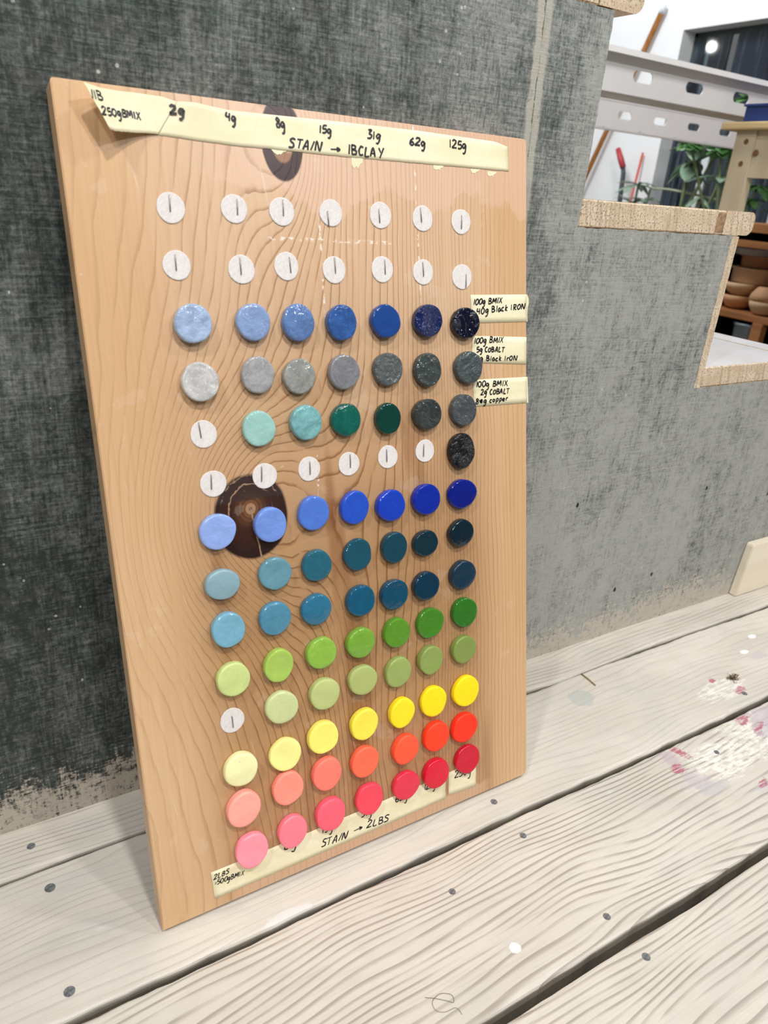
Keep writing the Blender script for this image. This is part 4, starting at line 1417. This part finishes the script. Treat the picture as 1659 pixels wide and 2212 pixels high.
o, top, foot = leaning('broom_handle', (1437, 10), (1274, 362), 0.014, None, 'long brown wooden pole leaning on the white wall behind the rack', 'pole')
b = bmesh.new(); tube(b, [foot, foot.lerp(top, 0.975)], 0.0145, 12)
obj('shaft', b, mat_wood('brown_pole_wood', (134, 84, 34), (164, 108, 52), 60, 'z'), o, True)
b = bmesh.new(); tube(b, [foot.lerp(top, 0.975), foot.lerp(top, 0.99), top], [0.0155, 0.0155, 0.009], 12)
tag(obj('end_cap', b, M_FRAME, o, True), 'white rounded end cap')
# bolt cutter with red grip
g0, g1, g2 = at(1335, 322, 0, WX - 0.12), at(1346, 362, 0, WX - 0.13), at(1338, 440, 0, WX - 0.15)
ft = g2 + (g2 - g1) * ((FZ - g2.z) / (g2.z - g1.z))
ft.z = FZ + 0.02
o = empty('bolt_cutter', (ft.x, ft.y, FZ))
tag(o, 'black long-handled cutter with a red grip standing against the white wall', 'tool')
fo2 = Vector(o.location)
b = bmesh.new(); tube(b, [k - fo2 for k in (g0, g0.lerp(g1, 0.5), g1)], [0.014, 0.017, 0.016], 10)
obj('grip', b, plain('red_rubber', (178, 56, 66), 0.5, 0.08, 30), o, True)
b = bmesh.new(); tube(b, [k - fo2 for k in (g1, g1.lerp(g2, 0.15) + Vector((0, -0.006, 0)), g2, ft)], [0.012, 0.013, 0.014, 0.016], 10)
obj('arm', b, plain('black_steel', (48, 58, 66), 0.4, 0.08, 30), o, True)
o, top, foot = leaning('red_rod', (1389, 330), (1372, 396), 0.007, None, 'thin red rod leaning on the white wall beside the window', 'rod')
b = bmesh.new(); tube(b, [foot, top], 0.0065, 10)
obj('rod', b, plain('red_paint', (206, 82, 62), 0.45, 0.05, 30), o, True)

# ------------------------------------------------------------------ plants by the window
def leaf(bm, base, direction, length, width, droop=0.3, up=Vector((0, 0, 1))):
    d = direction.normalized()
    side = d.cross(up)
    if side.length < 1e-4: side = Vector((1, 0, 0))
    side.normalize()
    n = 6
    L, R, C = [], [], []
    for k in range(n + 1):
        t = k / n
        w = width * 0.5 * math.sin(math.pi * min(1, 0.06 + t * 0.94)) ** 0.8
        c = base + d * (length * t) - up * (droop * length * t * t)
        C.append(bm.verts.new(c - up * w * 0.18)); L.append(bm.verts.new(c + side * w)); R.append(bm.verts.new(c - side * w))
    for k in range(n):
        bm.faces.new((L[k], C[k], C[k + 1], L[k + 1])); bm.faces.new((C[k], R[k], R[k + 1], C[k + 1]))


def potted(name, loc, label, crowns, mat, pot_r, pot_h, stem_r=0.006, seed=1):
    r = random.Random(seed)
    root = empty(name, loc)
    tag(root, label, 'plant')
    o = Vector(loc)
    b = bmesh.new()
    lathe(b, [(0, 0), (pot_r * 0.72, 0), (pot_r * 0.78, 0.01), (pot_r, pot_h), (pot_r * 1.05, pot_h), (pot_r * 1.05, pot_h * 1.05), (pot_r * 0.94, pot_h * 1.05), (pot_r * 0.9, pot_h * 0.9), (0, pot_h * 0.88)], 24)
    obj('pot', b, M_POT, root, True)
    for (c, n, ln, wd, spread) in crowns:
        c = c - o
        b = bmesh.new()
        s = Vector((r.uniform(-1, 1) * pot_r * 0.4, r.uniform(-1, 1) * pot_r * 0.4, pot_h * 0.88))
        mid = s.lerp(c, 0.5) + Vector((r.uniform(-.02, .02), r.uniform(-.02, .02), 0.02))
        tube(b, [s, s.lerp(mid, 0.5), mid, mid.lerp(c, 0.5), c], stem_r, 7)
        st = obj('stem', b, M_STEM, root, True)
        for k in range(n):
            a = k * 2 * math.pi / n + r.uniform(-0.3, 0.3)
            b = bmesh.new()
            leaf(b, c, Vector((math.cos(a), math.sin(a), spread + r.uniform(-.25, .35))), ln * r.uniform(0.75, 1.1), wd, r.uniform(0.1, 0.5))
            lf = obj('leaf', b, mat, st, True)
            md = lf.modifiers.new('blade', 'SOLIDIFY'); md.thickness = 0.0012
    return root


FL = FZ
umb = potted('potted_umbrella_plant', (3.25, 2.36, FL), 'small potted plant with finger-like leaves left of the window',
       [(at(1379, 398, 0, 3.22), 9, 0.13, 0.035, 0.15), (at(1366, 440, 0, 3.28), 8, 0.11, 0.035, 0.3), (at(1392, 432, 0, 3.2), 7, 0.12, 0.035, 0.2), (at(1352, 446, 0, 3.26), 6, 0.09, 0.03, 0.2)], M_LEAF2, 0.12, 0.22, 0.006, 3)
potted('potted_rubber_plant', (3.22, 2.06, FL), 'large potted plant with broad hanging leaves before the window',
       [(at(1494, 346, 0, 3.18), 7, 0.13, 0.08, -0.6), (at(1550, 325, 0, 3.15), 7, 0.18, 0.10, 0.1), (at(1497, 318, 0, 3.15), 6, 0.14, 0.08, 0.0),
        (at(1512, 425, 0, 3.15), 4, 0.13, 0.03, -0.6), (at(1560, 380, 0, 3.1), 5, 0.16, 0.05, -0.2)], M_LEAF2, 0.16, 0.26, 0.008, 5)
GY = 1.78
potted('potted_green_plant', (3.16, GY - 0.02, FL), 'bright green leafy potted plant rising above the rack rail',
       [(at(1620, 214, 1, GY), 8, 0.10, 0.055, 0.35), (at(1652, 206, 1, GY), 8, 0.10, 0.055, 0.35), (at(1588, 250, 1, GY), 12, 0.09, 0.06, 0.0), (at(1558, 322, 1, GY), 12, 0.08, 0.06, 0.0),
        (at(1492, 311, 1, GY + 0.04), 12, 0.07, 0.06, 0.0), (at(1640, 400, 1, GY), 6, 0.12, 0.05, -0.2), (at(1625, 430, 1, GY), 6, 0.12, 0.04, -0.2)],
       M_LEAF, 0.13, 0.24, 0.006, 8)
# bent stake crossing in front of the window
s0 = at(1405, 406, 0, 3.3); s1 = at(1482, 416, 0, 3.25); s2 = at(1550, 432, 0, 3.2)
b = bmesh.new()
org = Vector(umb.location)
tube(b, [Vector((0, 0, 0.15)), (s0 - org) * 0.6, s0 - org, s0.lerp(s1, 0.5) - org + Vector((0, 0, 0.004)), s1 - org, s2 - org], 0.006, 8)
tag(obj('cane', b, plain('pale_green_cane', (176, 184, 150), 0.6, 0.08, 30), umb, True), 'pale bent cane reaching across the window')
# pendant bulb whose reflection shows in the window glass
q = at(1537, 101, 0, gx)
dr = (q - CAM).normalized()
dr.x = -dr.x
lp = q + dr * 1.9
root = empty('pendant_lamp', lp)
tag(root, 'small globe lamp hanging in the room, mirrored in the dark window', 'lamp')
m = NT('lit_bulb')
m.bsdf.inputs['Emission Color'].default_value = (1, 0.98, 0.92, 1)
m.bsdf.inputs['Emission Strength'].default_value = 60.0
b = bmesh.new()
bmesh.ops.create_uvsphere(b, u_segments=20, v_segments=12, radius=0.034)
obj('bulb', b, m.mat, root, True)
b = bmesh.new()
tube(b, [(0, 0, 0.05), (0, 0, 0.10)], 0.022, 12)
obj('socket', b, M_DARK, root, True)
b = bmesh.new()
tube(b, [(0, 0, 0.09), (0, 0, 2.8 - lp.z)], 0.004, 6)
obj('cord', b, M_DARK, root, True)

# ------------------------------------------------------------------ small litter on the planks
M_TWIG = plain('dry_straw', (150, 122, 84), 0.8, 0.15, 60)
p0, p1 = at(1255, 1457, 2, FZ), at(1286, 1482, 2, FZ)
b = bmesh.new()
org = p0.copy()
tube(b, [Vector((0, 0, 0.0012)), (p1 - p0) * 0.5 + Vector((0.0005, 0, 0.0014)), (p1 - p0) + Vector((0, 0, 0.0011))], 0.0008, 6)
o = obj('straw', b, M_TWIG, None, True)
o.location = org
tag(o, 'thin dry straw lying on the plank right of the board', 'straw')
M_LINT = plain('brown_lint', (122, 104, 74), 0.95, 0.25, 200)
rl = random.Random(5)
org = at(1583, 1467, 2, FZ)
b = bmesh.new()
for k in range(46):
    a, r = rl.uniform(0, 6.28), rl.uniform(0.001, 0.010)
    q = Vector((math.cos(a) * r * 0.5, math.sin(a) * r * 0.4, 0.0008))
    pts = [q]
    for j in range(3):
        pts.append(pts[-1] + Vector((rl.uniform(-.004, .004), rl.uniform(-.003, .003), rl.uniform(-.001, .003))))
        pts[-1].z = max(0.0006, min(0.007, pts[-1].z))
    tube(b, pts, 0.00028, 4)
o = obj('lint_tuft', b, M_LINT, None, True)
o.location = org
tag(o, 'fuzzy brown tuft of lint on the paint-stained plank', 'lint')
M_HAIR = plain('dark_hair', (96, 84, 74), 0.5, 0.1, 100)
org = at(955, 2160, 2, FZ)
b = bmesh.new()
pp = [at(px, py, 2, FZ) - org for px, py in ((918, 2156), (940, 2158), (965, 2163), (980, 2166), (975, 2150), (950, 2148), (934, 2165), (942, 2184), (962, 2187), (985, 2178), (998, 2192))]
tube(b, [Vector(k) + Vector((0, 0, 0.0006)) for k in smooth_line(pp, 4)], 0.00016, 4)
o = obj('hair_strand', b, M_HAIR, None, True)
o.location = org
tag(o, 'single curled dark hair lying on the front plank', 'hair')
